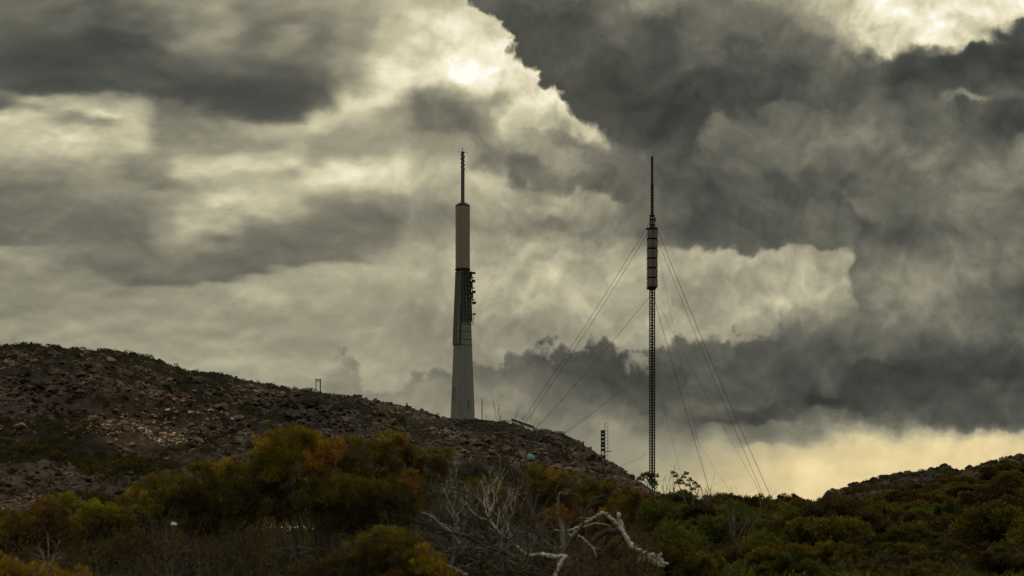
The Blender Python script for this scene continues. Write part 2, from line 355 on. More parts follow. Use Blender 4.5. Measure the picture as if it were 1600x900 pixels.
# ---------------------------------------------------------------- terrain
CREST = np.array([(-600,560),(-200,548),(0,541),(60,541),(100,545),(170,548),(230,560),(265,570),(290,582),(340,583),(380,594),(420,605),(470,611),(540,616),(600,631),(650,646),(690,655),(724,658),(790,661),(830,675),(845,672),(880,681),(920,702),(950,723),(985,747),(1020,774),(1060,796),(1120,800),(1270,800),(1300,776),(1330,766),(1380,750),(1440,741),(1475,735),(1495,742),(1530,735),(1580,724),(1600,722),(1700,705),(2200,690)], float)
DIST = np.array([(-600,380),(0,400),(300,450),(600,540),(724,592),(850,560),(1020,520),(1070,380),(1290,260),(1330,215),(1400,200),(1600,190),(2200,200)], float)
NEAR = np.array([(0,-1.75),(4,-1.6),(8,-1.25),(12,-.92),(18,-.95),(40,-1.15),(80,-.9),(120,-.4),(1e5,-.4)], float)
def ground(x, y, rocks=True, full=False):
    x = np.asarray(x, float); y = np.asarray(y, float)
    R = np.hypot(x, y); az = np.arctan2(x, y); azc = np.clip(az, -1.0, 1.0)
    Y = np.where(np.abs(az) < 1.0, np.maximum(y, 0), R * math.cos(1.0))
    px = 800 + F * np.tan(azc)
    yc = np.interp(px, DIST[:, 0], DIST[:, 1]); pc = np.interp(px, CREST[:, 0], CREST[:, 1])
    yb = np.interp(px, [-600, 700, 1000, 1100, 1280, 1600], [105, 120, 150, 110, 75, 60])
    t = np.clip((Y - yb) / (yc - yb), 0, 1)
    near = np.interp(Y, NEAR[:, 0], NEAR[:, 1]) + .12 * fbm(x / 9, y / 9, 3, 40) * sstep(R, 2, 8)
    e0 = np.interp(yb, NEAR[:, 0], NEAR[:, 1]) / yb
    ec = (H0 - pc) / F
    s = t ** 0.8
    hill = (e0 + (ec - e0) * s) * Y
    zc = ec * yc
    beyond = zc - (Y - yc) * 0.12 - 0.0006 * np.maximum(Y - yc, 0) ** 2
    beyond = np.maximum(beyond, -60 + 0 * Y)
    z = np.where(Y < yb, near, np.where(Y < yc, hill, beyond))
    fade = np.where(Y < yb, 0, 1) * sstep(Y, yb, yb + 70)
    rk = sstep(px, 1085, 1000) * (1 - .55 * sstep(px, 940, 1010)) + sstep(px, 1270, 1300) * .8
    rk = np.clip(rk, 0, 1) * fade * (1 - sstep(Y, 1200, 2000))
    flat = np.exp(-((px - 735) / 45.0) ** 4) * np.exp(-((Y - 590) / 30.0) ** 4)
    big = fbm(x / 34, y / 34, 3, 3)
    prof = 1 - sstep(t, .80, .98) * .85
    z = z + rk * (1 - flat) * prof * (big * 7.0 + (.5 - np.abs(fbm(x / 17, y / 17, 3, 33)) * 2.2) * np.where(px < 1200, 4.2, 1.2))
    if rocks:
        wx = x + 1.5 * fbm(x / 5, y / 5, 2, 60); wy = y + 1.5 * fbm(x / 5, y / 5, 2, 70)
        d1, h1 = worley(wx / 5.5, wy / 5.5, 5); d2, h2 = worley(wx / 2.2, wy / 2.2, 9)
        amp = rk * (1 - flat * .9) * (.45 + .55 * sstep(fbm(x / 22, y / 22, 2, 80), -.25, .2))
        z = z + amp * np.clip(Y / 330, .25, 1.3) * ((.75 - d1) * 3.2 * (h1 - .3) + (.6 - d2) * 1.6 * h2 + fbm(x / 1.6, y / 1.6, 2, 21) * .9)
    return (z, px, Y, t, rk) if full else z

def patch(px, py_e, cx, cy, rx, ry): return np.exp(-(((px - cx) / rx) ** 2 + ((py_e - cy) / ry) ** 2))
def veg_mask(x, y, px, pe):
    """where low scrub covers the rock, 0..1"""
    n = fbm(x / 26, y / 40, 4, 100, .6) + .35 * fbm(x / 6, y / 8, 2, 110)
    m = sstep(n, .02, .22)
    m = np.clip(m + patch(px, pe, 200, 745, 55, 20) + .8 * patch(px, pe, 60, 690, 80, 22) + .7 * patch(px, pe, 190, 625, 60, 9) + .5 * patch(px, pe, 330, 690, 60, 18) + 1.1 * patch(px, pe, 765, 669, 62, 10) + .9 * patch(px, pe, 120, 715, 60, 14) + .9 * patch(px, pe, 330, 655, 90, 10) + .8 * patch(px, pe, 640, 668, 40, 7), 0, 1)
    sc = patch(px, pe, 250, 680, 85, 26) + patch(px, pe, 60, 785, 70, 14) + .9 * patch(px, pe, 700, 712, 60, 22) + .6 * patch(px, pe, 110, 590, 90, 30)
    return np.clip(m * (1 - np.clip(sc, 0, 1)), 0, 1)

def rock_mat(name, base_attr=False):
    m = bpy.data.materials.new(name); m.use_nodes = True; nt = NT(m.node_tree); nt.n.clear()
    geo = nt.n.new('ShaderNodeNewGeometry'); pos = geo.outputs['Position']
    n1 = nt.noise(pos, 0.05, 5, .6, .3); n2 = nt.noise(pos, 0.7, 6, .62); n3 = nt.noise(pos, 0.14, 4, .6, 0, out=1)
    stone = nt.ramp(n2, [(0.28, (.050, .040, .030, 1)), (0.48, (.135, .108, .082, 1)), (0.62, (.205, .170, .132, 1)), (0.78, (.33, .29, .24, 1))])
    rust = nt.mixc(nt.mapr(n1, .42, .62), (1, 1, 1, 1), (1.08, .92, .76, 1))
    stone = nt.mixc(1.0, stone, rust, 'MULTIPLY')
    if base_attr:
        a = nt.n.new('ShaderNodeAttribute'); a.attribute_name = 'cover'
        h = nt.n.new('ShaderNodeAttribute'); h.attribute_name = 'heath'
        green = nt.ramp(n2, [(0.3, (.010, .010, .005, 1)), (0.6, (.024, .022, .011, 1)), (0.8, (.045, .038, .020, 1))])
        soil = nt.ramp(n2, [(0.3, (.020, .015, .009, 1)), (0.55, (.050, .038, .022, 1)), (0.8, (.085, .068, .040, 1))])
        pale = nt.n.new('ShaderNodeAttribute'); pale.attribute_name = 'pale'
        stone = nt.mixc(pale.outputs['Fac'], stone, nt.mixc(1.0, stone, (1.9, 1.9, 1.85, 1), 'MULTIPLY'))
        stone = nt.mixc(1.0, stone, (.42, .40, .37, 1), 'MULTIPLY')
        col = nt.mixc(a.outputs['Fac'], stone, green)
        col = nt.mixc(h.outputs['Fac'], col, soil)
    else:
        a = nt.n.new('ShaderNodeAttribute'); a.attribute_name = 'tint'
        col = nt.mixc(1.0, stone, a.outputs['Color'], 'MULTIPLY')
    b = nt.n.new('ShaderNodeBsdfPrincipled'); nt.put(b.inputs['Base Color'], col); b.inputs['Roughness'].default_value = .92
    b.inputs['Specular IOR Level'].default_value = .2
    bp = nt.n.new('ShaderNodeBump'); bp.inputs['Strength'].default_value = .8; bp.inputs['Distance'].default_value = .5
    nt.put(bp.inputs['Height'], nt.noise(pos, 1.3, 7, .65)); nt.put(b.inputs['Normal'], bp.outputs[0])
    o = nt.n.new('ShaderNodeOutputMaterial'); nt.l.new(b.outputs[0], o.inputs[0])
    return m
M_ROCK = rock_mat('rock_ground', True); M_BOULDER = rock_mat('boulder_rock', False)

def build_terrain():
    half = math.radians(25.5)
    az = np.concatenate([np.linspace(-math.pi, -half, 90)[:-1], np.linspace(-half, half, 1150), np.linspace(half, math.pi, 90)[1:-1]])
    r = np.concatenate([np.geomspace(.4, 100, 90)[:-1], np.linspace(100, 640, 520)[:-1], np.geomspace(640, 12000, 50)])
    A, R = np.meshgrid(az, r); X, Yy = R * np.sin(A), R * np.cos(A)
    z, px, Y, t, rk = ground(X, Yy, True, True)
    pe = H0 - F * z / np.maximum(Y, 1)
    cover = veg_mask(X, Yy, px, pe) * rk
    heath = 1 - sstep(rk, .05, .5)
    heath = np.maximum(heath, sstep(px, 1295, 1275) * sstep(px, 1060, 1085))
    pale = np.clip(patch(px, pe, 250, 690, 90, 30) + .8 * patch(px, pe, 60, 785, 80, 14) + .35 * patch(px, pe, 700, 715, 60, 24), 0, 1)
    V = np.stack([X, Yy, z], -1).reshape(-1, 3)
    na, nr = len(az), len(r)
    i = np.arange(nr - 1)[:, None] * na + np.arange(na)[None]; j = np.arange(nr - 1)[:, None] * na + (np.arange(na)[None] + 1) % na
    q = np.stack([i, j, j + na, i + na], -1).reshape(-1, 4)
    V = np.concatenate([V, [[0, 0, -1.75]]]); c = len(V) - 1
    k = np.arange(na); tri = np.stack([np.full(na, c), (k + 1) % na, k], -1)
    z1 = lambda a: np.append(a.ravel(), 0.0)
    o = link('ground', V, [q[:, ::-1], tri[:, ::-1]], M_ROCK, None, {'cover': ('FLOAT', z1(cover)), 'heath': ('FLOAT', np.append(heath.ravel(), 1)), 'pale': ('FLOAT', z1(pale))})
    # make sure faces look up
    tag(o, 'rocky mountainside and brown heath ground', None, None, 'structure')
build_terrain()

def rock_templates(n=14):
    import bmesh
    out = []
    for i in range(n):
        bm = bmesh.new(); m = 11 + i % 5
        p = RNG.normal(size=(m, 3)); p /= np.linalg.norm(p, axis=1)[:, None]; p *= RNG.uniform(.75, 1.1, (m, 1))
        p *= np.array([1, RNG.uniform(.6, 1), RNG.uniform(.45, .8)])
        for q in p: bm.verts.new(q)
        bmesh.ops.convex_hull(bm, input=bm.verts); bmesh.ops.triangulate(bm, faces=bm.faces)
        bm.verts.ensure_lookup_table(); bm.verts.index_update()
        V = np.array([v.co[:] for v in bm.verts]); Fc = np.array([[v.index for v in f.verts] for f in bm.faces]); bm.free()
        out.append((V, Fc))
    return out
ROCKS = rock_templates()
def scatter_rocks(name, label, px, Y, size, tint, sink=.3, kind='stuff'):
    yc_ = np.interp(px, DIST[:, 0], DIST[:, 1]); size = size * (1 - .45 * sstep(Y / yc_, .9, .98)) if px.mean() < 1200 else size
    xw = (px - 800) / F * Y; tint = tint * (1 + 1.3 * fbm(xw / 30, Y / 45, 3, 300))
    mb = MB(); x = (px - 800) / F * Y; z = ground(x, Y); size = np.minimum(size, 2.6) * np.clip(Y / 330, .3, 1.2) * .82
    ok = ~((np.abs(px - 1024) < 30) & (Y > np.interp(px, DIST[:, 0], DIST[:, 1]) * .9) & (kind == 'stuff')) & ~((np.abs(px - 768) < 72) & (Y > np.interp(px, DIST[:, 0], DIST[:, 1]) * .93) & (kind == 'stuff')); px, Y, size, tint, x, z = px[ok], Y[ok], size[ok], tint[ok], x[ok], z[ok]
    ang = RNG.random(len(x)) * 6.283
    for i in range(len(x)):
        V, Fc = ROCKS[i % len(ROCKS)]
        s = size[i]; ca, sa = math.cos(ang[i]), math.sin(ang[i]); tl = RNG.normal() * .25
        ct, st_ = math.cos(tl), math.sin(tl)
        Rm = np.array([[ca, sa, 0], [-sa, ca, 0], [0, 0, 1]]) @ np.array([[1, 0, 0], [0, ct, st_], [0, -st_, ct]])
        mb.add((V * s) @ Rm + (x[i], Y[i], z[i] + s * (.45 - sink)), [Fc], np.full(3, tint[i]) * (1.06, RNG.uniform(.90, .99), RNG.uniform(.76, .94)))
    o = mb.build(name, M_BOULDER); tag(o, label, None, None, kind); return o

def hill_points(n, lo, hi, tmin=0.0, tmax=1.0, fn=None):
    px = RNG.uniform(lo, hi, n * 4); yc = np.interp(px, DIST[:, 0], DIST[:, 1]); yb = 110
    t = RNG.uniform(tmin, tmax, n * 4); Y = yb + (yc - yb) * t
    x = (px - 800) / F * Y; z = ground(x, Y, False); pe = H0 - F * z / Y
    veg = veg_mask(x, Y, px, pe)
    w = fn(px, pe, veg, t); keep = RNG.random(len(px)) < w
    return px[keep][:n], Y[keep][:n], pe[keep][:n]
def build_rocks():
    px, Y, pe = hill_points(27000, -60, 1040, .05, 1.02, lambda px, pe, v, t: .85 * (1 - v) ** 1.5 + .03)
    scatter_rocks('boulders', 'brown boulders covering the mountainside', px, Y, RNG.lognormal(-.42, .60, len(px)), RNG.uniform(.34, .98, len(px)), .05)
    px, Y, pe = hill_points(7000, 100, 420, .25, .8, lambda px, pe, v, t: np.clip(patch(px, pe, 240, 690, 80, 30) + .8 * patch(px, pe, 270, 740, 70, 16), 0, 1))
    scatter_rocks('scree', 'pale scree patch on the hillside', px, Y, RNG.lognormal(-.70, .42, len(px)), RNG.uniform(1.3, 2.9, len(px)) ** 1.35, .15)
    px, Y, pe = hill_points(2600, -40, 220, .0, .35, lambda px, pe, v, t: patch(px, pe, 60, 785, 90, 16))
    scatter_rocks('scree', 'pale broken stone at the foot of the hillside', px, Y, RNG.lognormal(-.75, .4, len(px)), RNG.uniform(.5, 1.2, len(px)), .15)
    px, Y, pe = hill_points(2600, 600, 1000, .2, .95, lambda px, pe, v, t: .9 * patch(px, pe, 710, 715, 80, 28) + .25)
    scatter_rocks('scree', 'grey scree below the concrete tower', px, Y, RNG.lognormal(-.5, .4, len(px)), RNG.uniform(.4, .95, len(px)), .15)
    cx, cY, ce = hill_points(46, -60, 1000, .2, .93, lambda px, pe, v, t: .6 * (1 - v) + .1)
    px = np.repeat(cx, 9) + RNG.normal(0, 9, len(cx) * 9); Y = np.clip(np.repeat(cY, 9) + RNG.normal(0, 6, len(cx) * 9), 120, 545)
    scatter_rocks('outcrop', 'large blocks of craggy outcrops on the hillside', px, Y, RNG.uniform(1.4, 2.6, len(px)) * RNG.uniform(.6, 1.15, len(px)), RNG.uniform(.35, .8, len(px)), .2)
    # craggy right-hand hill
    px = RNG.uniform(1285, 1640, 2600); Yc = np.interp(px, DIST[:, 0], DIST[:, 1]); Y = Yc - np.abs(RNG.normal(0, .20, len(px))) * Yc
    scatter_rocks('crag_boulders', 'brown blocks along the crest of the small rocky hill', px, Y, RNG.lognormal(-.05, .45, len(px)), RNG.uniform(.25, .65, len(px)))
    px = RNG.normal(1583, 6, 22); Y = np.full(len(px), 184.) + RNG.normal(0, 2, len(px))
    scatter_rocks('crag_boulders', 'rock stack on the top of the small rocky hill', px, Y, RNG.uniform(.9, 1.7, len(px)), RNG.uniform(.3, .6, len(px)), .1)
build_rocks()

# ---------------------------------------------------------------- plain materials
def mat(name, col, rough=.8, metal=0.0, var=.25, scale=1.0, spec=.3, streak=False, bump=0.0):
    m = bpy.data.materials.new(name); m.use_nodes = True; nt = NT(m.node_tree); nt.n.clear()
    tc = nt.n.new('ShaderNodeTexCoord'); v = tc.outputs['Object']
    if streak:
        mp = nt.n.new('ShaderNodeMapping'); mp.inputs['Scale'].default_value = (1, 1, .12); nt.put(mp.inputs[0], v); v = mp.outputs[0]
    n = nt.noise(v, scale, 6, .6)
    c0 = tuple(c * (1 - var) for c in col) + (1,); c1 = tuple(min(1, c * (1 + var)) for c in col) + (1,)
    b = nt.n.new('ShaderNodeBsdfPrincipled'); nt.put(b.inputs['Base Color'], nt.mixc(nt.mapr(n, .3, .7), c0, c1))
    b.inputs['Roughness'].default_value = rough; b.inputs['Metallic'].default_value = metal; b.inputs['Specular IOR Level'].default_value = spec
    if bump:
        bp = nt.n.new('ShaderNodeBump'); bp.inputs['Strength'].default_value = bump; bp.inputs['Distance'].default_value = .01
        nt.put(bp.inputs['Height'], nt.noise(v, scale * 4, 5, .6)); nt.put(b.inputs['Normal'], bp.outputs[0])
    o = nt.n.new('ShaderNodeOutputMaterial'); nt.l.new(b.outputs[0], o.inputs[0]); return m
M_CONC = mat('weathered_concrete', (.165, .172, .147), .85, 0, .16, .25, .25, True)
M_CLAD = mat('dark_cladding', (.078, .068, .055), .7, 0, .35, .5)
M_CLADMID = mat('stained_cladding', (.115, .104, .086), .8, 0, .35, .4, .2, True)
M_RADOME = mat('tan_fibreglass', (.185, .150, .112), .6, 0, .1, .4, .3, True)
M_STEEL = mat('dark_steel', (.022, .020, .018), .6, .3, .3, 1.0)
M_GALV = mat('galvanised_steel', (.30, .30, .28), .5, .3, .15, 1.0)
M_WIRE = mat('guy_cable', (.05, .048, .042), .6, .3, .1, 1.0)
M_PANEL = mat('tan_panel', (.135, .112, .083), .7, 0, .2, .6)
M_PALE = mat('pale_painted_metal', (.62, .60, .54), .6, 0, .1, 1.0)
M_TEAL = mat('pale_green_paint', (.11, .23, .19), .6, 0, .15, 1.2)
M_GLASS = mat('dark_window', (.03, .035, .035), .3, 0, .2, 2.0, .5)
M_WALL = mat('dark_stone_wall', (.045, .037, .030), .9, 0, .4, 1.2)
M_DEADPALE = mat('bleached_wood', (.44, .39, .30), .8, 0, .7, 22.0, .3, False, .6)
M_DEADGREY = mat('grey_dead_wood', (.145, .13, .105), .85, 0, .6, 10.0, .25, False, .6)
M_BARK = mat('dark_bark', (.060, .046, .034), .9, 0, .45, 9.0, .2, False, .6)
M_DARKWOOD = mat('dark_weathered_wood', (.085, .072, .057), .85, 0, .45, 9.0, .25, False, .6)
M_LIMB = mat('silver_dead_wood', (.20, .178, .145), .8, 0, .55, 12.0, .3, False, .6)
M_STONE = mat('white_stone', (.72, .70, .62), .8, 0, .15, 8.0)
M_WHITE = mat('white_rock', (.85, .86, .88), .7, 0, .08, 12.0)

# ---------------------------------------------------------------- concrete tower
def build_tower():
    Yt = 588.0; s = Yt / F
    base = P(723, 655, Yt)
    T = empty('broadcast_tower', base, 'tall square tapering concrete tower with tan cylinder near its top', 'tower')
    zz = lambda py: (655 - py) * s
    hw = lambda z: s * (20.3 + (10.6 - 20.3) * z / zz(421))
    phi = math.radians(-8.5)
    def ring(h, z, ch=.07):
        R = h / math.cos(phi); pts = []
        cs = [np.array([R * math.sin(phi + k * math.pi / 2), -R * math.cos(phi + k * math.pi / 2)]) for k in range(4)]
        for k in range(4):
            a, b, c = cs[k - 1], cs[k], cs[(k + 1) % 4]
            pts += [b + (a - b) * ch, b + (c - b) * ch]
        return np.array([[p[0], p[1], z] for p in pts])
    mb = MB(); zs = np.linspace(-4, zz(424), 40); V = np.concatenate([ring(hw(z), z) for z in zs]); k = 8
    i = np.arange(len(zs) - 1)[:, None] * k + np.arange(k)[None]; j = np.arange(len(zs) - 1)[:, None] * k + (np.arange(k)[None] + 1) % k
    mb.add(V, [np.stack([i, j, j + k, i + k], -1).reshape(-1, 4)]); mb.build('concrete_shaft', M_CONC, T)
    # joint bands round the shaft
    for py in (540, 531, 519, 508, 495, 484, 470, 456, 441):
        z = zz(py); mb = MB(); a, b = ring(hw(z) * 1.012 + .05, z - .12), ring(hw(z) * 1.012 + .05, z + .12)
        q = np.array([[n, (n + 1) % 8, (n + 1) % 8 + 8, n + 8] for n in range(8)])
        mb.add(np.concatenate([a, b]), [q, np.array([range(8)][0])[None, ::-1], np.arange(8, 16)[None]]); mb.build('ring_beam', M_STEEL, T)
    C = lambda kk, z, off: None
    def corner(kk, z, off=0.0):
        R = (hw(z) + off) / math.cos(phi); a = phi + kk * math.pi / 2
        return np.array([R * math.sin(a), -R * math.cos(a), z])
    def on_face(fc, u, z, off=.25):
        """fc 0: right-hand face seen from the camera, -1: left-hand face; u 0..1 from the near edge"""
        a, b = (corner(0, z, off), corner(1, z, off)) if fc == 0 else (corner(0, z, off), corner(-1, z, off))
        return a + (b - a) * u
    def face_panel(name, fc, u0, u1, y0, y1, m, off=.3, th=.3):
        z0, z1 = zz(y0), zz(y1)
        o_ = [on_face(fc, u, z, off) for u, z in ((u0, z0), (u1, z0), (u1, z1), (u0, z1))]
        i_ = [on_face(fc, u, z, off - th) for u, z in ((u0, z0), (u1, z0), (u1, z1), (u0, z1))]
        mb = MB(); mb.add(np.array(o_ + i_), [np.array([[0, 1, 2, 3], [7, 6, 5, 4], [0, 4, 5, 1], [1, 5, 6, 2], [2, 6, 7, 3], [3, 7, 4, 0]])])
        return mb.build(name, m, T)
    # dark cladding hung on the upper half
    face_panel('cladding_panel', -1, .05, .97, 539, 424, M_CLAD, .35)
    face_panel('cladding_panel', 0, .04, .96, 462, 424, M_CLAD, .30); face_panel('cladding_panel', 0, .04, .96, 503, 463, M_CLADMID, .28)
    face_panel('white_conduit', -1, .16, .30, 538, 480, M_CONC, .75, .4)
    face_panel('cable_tray', -1, .02, .12, 540, 478, M_STEEL, .85, .5)
    for u in (.12, .38, .64, .9):
        mb = MB(); mb.tube([on_face(0, u, zz(py), .8) for py in (506, 480, 450, 425)], .2, 5); mb.build('cable_run', M_STEEL, T)
    mb = MB()
    for py in np.arange(428, 506, 6.5):
        mb.bar(on_face(0, .1, zz(py), .8), on_face(0, .92, zz(py), .8), .13)
    mb.build('ladder_frame', M_STEEL, T)
    mb = MB()
    for u in (.33, .43): mb.tube([on_face(0, u, zz(py), .5) for py in (640, 600, 560, 508)], .06, 4)
    mb.build('ladder_rail', M_GALV, T)
    # windows in a double column low on the left face, door slit on the right face
    for c_, u in enumerate((.50, .70)):
        for r_ in range(5):
            face_panel('window', -1, u, u + .13, 627 - r_ * 4.6, 624 - r_ * 4.6, M_GLASS, .06, .2)
    face_panel('door', 0, .52, .60, 640, 625, M_GLASS, .08, .2)
    face_panel('plinth', 0, 0, 1, 657, 653.6, M_CONC, 1.1, 1.4); face_panel('plinth', -1, 0, 1, 657, 653.6, M_CONC, 1.1, 1.4)
    # antennas down the right-hand edge
    def arm(py, length, kind):
        z = zz(py); a = corner(1, z, -.3); e = a + np.array([length, -.3, 0])
        mb = MB(); mb.bar(a, e, .14); mb.bar(a + (0, 0, -1.6), e, .1); bk = mb.build('bracket', M_STEEL, T)
        mb = MB()
        if kind == 0: mb.box(e + (0, 0, .3), (.9, .7, 2.6))
        elif kind == 1: mb.lathe([(.05, -.25), (.8, 0), (.85, .3), (.05, .45)], 14, e)
        else: mb.box(e + (.2, 0, .1), (1.5, 1.0, 1.2))
        mb.build('antenna', M_STEEL, T)
    for q, py in enumerate((430, 435, 440, 446, 451, 457, 463, 469, 474)): arm(py, 1.1 + .35 * (q % 3), q % 3)
    mb = MB(); mb.tube([corner(1, zz(430), 1.0), corner(1, zz(476), .8)], .16, 5); mb.build('antenna_pole', M_STEEL, T)
    mb = MB(); a = corner(1, zz(428), -.3); mb.bar(a, a + (3.2, 0, .1), .25); mb.box(a + (1.8, 0, .5), (2.6, 1.2, .5)); mb.build('side_arm', M_STEEL, T)
    a = corner(1, zz(492), -.3); mb = MB(); mb.bar(a, a + (1.8, 0, 0), .12); mb.box(a + (1.7, 0, .3), (1.5, .8, .6)); mb.bar(a + (1.3, 0, 0), a + (1.3, 0, -4.6), .1); mb.bar(a + (0, 0, -4.6), a + (1.5, 0, -4.6), .1); mb.build('side_arm', M_STEEL, T)
    # radome drum
    r = 11.3 * s; mb = MB(); mb.lathe([(r, zz(420.5)), (r, zz(323))], 14); mb.build('radome', M_RADOME, T)
    mb = MB(); mb.lathe([(r * 1.06, zz(422.5)), (r * 1.06, zz(420))], 14); mb.build('radome_ledge', M_STEEL, T)
    mb = MB(); mb.lathe([(r * 1.02, zz(323.4)), (r * 1.0, zz(321)), (r * .55, zz(317.5)), (r * .30, zz(316))], 14); mb.build('radome_cap', M_STEEL, T)
    mb = MB(); mb.lathe([(2.9 * s, zz(318)), (2.8 * s, zz(266)), (2.4 * s, zz(262)), (2.3 * s, zz(240))], 10); mb.build('top_pole', M_CLAD, T)
    for q, py in enumerate(np.arange(242, 266, 3.1)):
        mb = MB(); sx = 1 if q % 2 else -1
        mb.box((sx * 1.9 * s, 0, zz(py)), (2.4 * s, 2.0 * s, 3.0 * s), .5 * q); mb.build('top_antenna', M_STEEL, T)
    mb = MB(); z = zz(237.5)
    mb.bar((-4.6 * s, 0, z), (4.6 * s, 0, z), .15); mb.bar((0, -4.6 * s, z), (0, 4.6 * s, z), .15); mb.bar((0, 0, zz(241)), (0, 0, zz(231)), .16)
    mb.bar((-4.4 * s, 0, z), (-7 * s, 0, z + .7), .08); mb.bar((4.4 * s, 0, z), (7.5 * s, 0, z - .7), .08)
    mb.lathe([(2.6 * s, z - .5), (2.6 * s, z - .1)], 10); mb.build('crown_arm', M_STEEL, T)
build_tower()

# ---------------------------------------------------------------- guyed mast
def build_mast():
    Ym = 640.0; s = Ym / F; pxm = 1019.0
    base = P(pxm, 790, Ym)
    T = empty('guyed_mast', base, 'slender guyed lattice mast with stacked tan antenna panels near its top', 'mast')
    zz = lambda py: (790 - py) * s
    def lattice(name, y0, y1, w, step, leg, spine, pn=4):
        mb = MB(); w = w * s / 2; z0, z1 = zz(y0), zz(y1)
        cs = [np.array([w * a, w * b]) for a, b in ((-1, -1), (1, -1), (1, 1), (-1, 1))]
        for c in cs: mb.bar((c[0], c[1], z0), (c[0], c[1], z1), leg)
        z = z0; k = 0
        while z < z1 - .1:
            zn = min(z + step, z1)
            for q in range(4):
                a, b = cs[q], cs[(q + 1) % 4]
                mb.bar((a[0], a[1], z), (b[0], b[1], z), leg * .95, 3)
                if k % 2: a, b = b, a
                mb.bar((a[0], a[1], z), (b[0], b[1], zn), leg * .4, 3)
            z = zn; k += 1
        o = mb.build(name, M_STEEL, T)
        if spine:
            mb = MB(); mb.tube([(0, 0, z0), (0, 0, z1)], spine * s, 6); mb.build('cable_spine', M_STEEL, T)
        return o
    lattice('lattice_section', 792, 452, 7.6, 1.42, .17, 1.5)
    mb = MB(); mb.lathe([(1.95 * s, zz(289)), (1.95 * s, zz(245.5)), (1.4 * s, zz(244))], 10); mb.build('top_pole', M_STEEL, T)
    lattice('lattice_section', 337, 288, 3.3, 1.5, .2, .8)
    lattice('lattice_section', 362, 336, 6.2, 1.6, .2, 1.0)
    for py in (337, 344, 351):
        mb = MB(); mb.lathe([(4.3 * s, zz(py) - .15), (4.3 * s, zz(py) + .15)], 12); mb.build('ring_platform', M_STEEL, T)
    mb = MB(); mb.box((5.2 * s, 0, zz(343)), (1.6 * s, 1.2, 1.8)); mb.build('antenna', M_STEEL, T)
    mb = MB(); mb.lathe([(9.2 * s, zz(358.4)), (9.2 * s, zz(356.8)), (5 * s, zz(354.5)), (2 * s, zz(353.6))], 20); mb.build('platform', M_STEEL, T)
    for r in range(6):
        yt = 361.8 + r * 15.1; zc = (zz(yt) + zz(yt + 12.4)) / 2; h = 12.4 * s
        for sx, sy, w, d in ((-1, -1, 6.9, 1.2), (1, -1, 6.9, 1.2), (-1, 1, 6.9, 1.2), (1, 1, 6.9, 1.2)):
            mb = MB(); mb.box((sx * 3.85 * s, sy * 4.0, zc), (6.5 * s, .9, h)); mb.build('antenna_panel', M_PANEL, T)
        for sx in (-1, 1):
            mb = MB(); mb.box((sx * 7.0 * s, 0, zc), (.35, 5.8, h * .97)); mb.build('antenna_panel', M_PANEL, T)
        mb = MB(); mb.box((0, 0, zz(yt + 12.9)), (13.2 * s, 8.2, .22)); mb.box((0, 0, zz(yt + 13.8)), (2.6 * s, 2.6, 2.8 * s)); mb.build('panel_frame', M_STEEL, T)
    mb = MB(); mb.tube([(0, -4.2, zz(361)), (0, -4.2, zz(452))], .22, 4); mb.build('cable_spine', M_STEEL, T)
    mb = MB(); mb.lathe([(4.6 * s, zz(453.5)), (4.6 * s, zz(452.3))], 8); mb.build('ring_platform', M_STEEL, T)
    # guys: attachment row, end point (image column, row, distance)
    for (x0, y0, ex, ey, eY, r) in ((-3, 346, 806, 672, 600, .09), (-3, 358, 809, 678, 606, .09), (-3, 462, 826, 682, 610, .09), (-3, 573, 872, 684, 604, .09), (-3, 706, 955, 733, 590, .06),
                                    (3, 346, 1207, 782, 560, .11), (3, 360, 1196, 782, 566, .085), (3, 465, 1113, 782, 600, .10), (3, 462, 1195, 782, 570, .075), (3, 362, 1110, 778, 740, .05),
                                    (3, 575, 1150, 782, 575, .05), (3, 575, 1075, 782, 600, .05), (3, 706, 1060, 735, 600, .04)):
        a = np.array([x0 * s, 0, zz(y0)]); e = P(ex, ey, eY) - base; n = 9
        t = np.linspace(0, 1, n)[:, None]; p = a + (e - a) * t; p[:, 2] -= 2.2 * (t[:, 0] * (1 - t[:, 0])) * 4 * np.linalg.norm(e - a) / 180
        mb = MB(); mb.tube(p, r, 4); mb.build('guy_wire', M_WIRE, T)
build_mast()

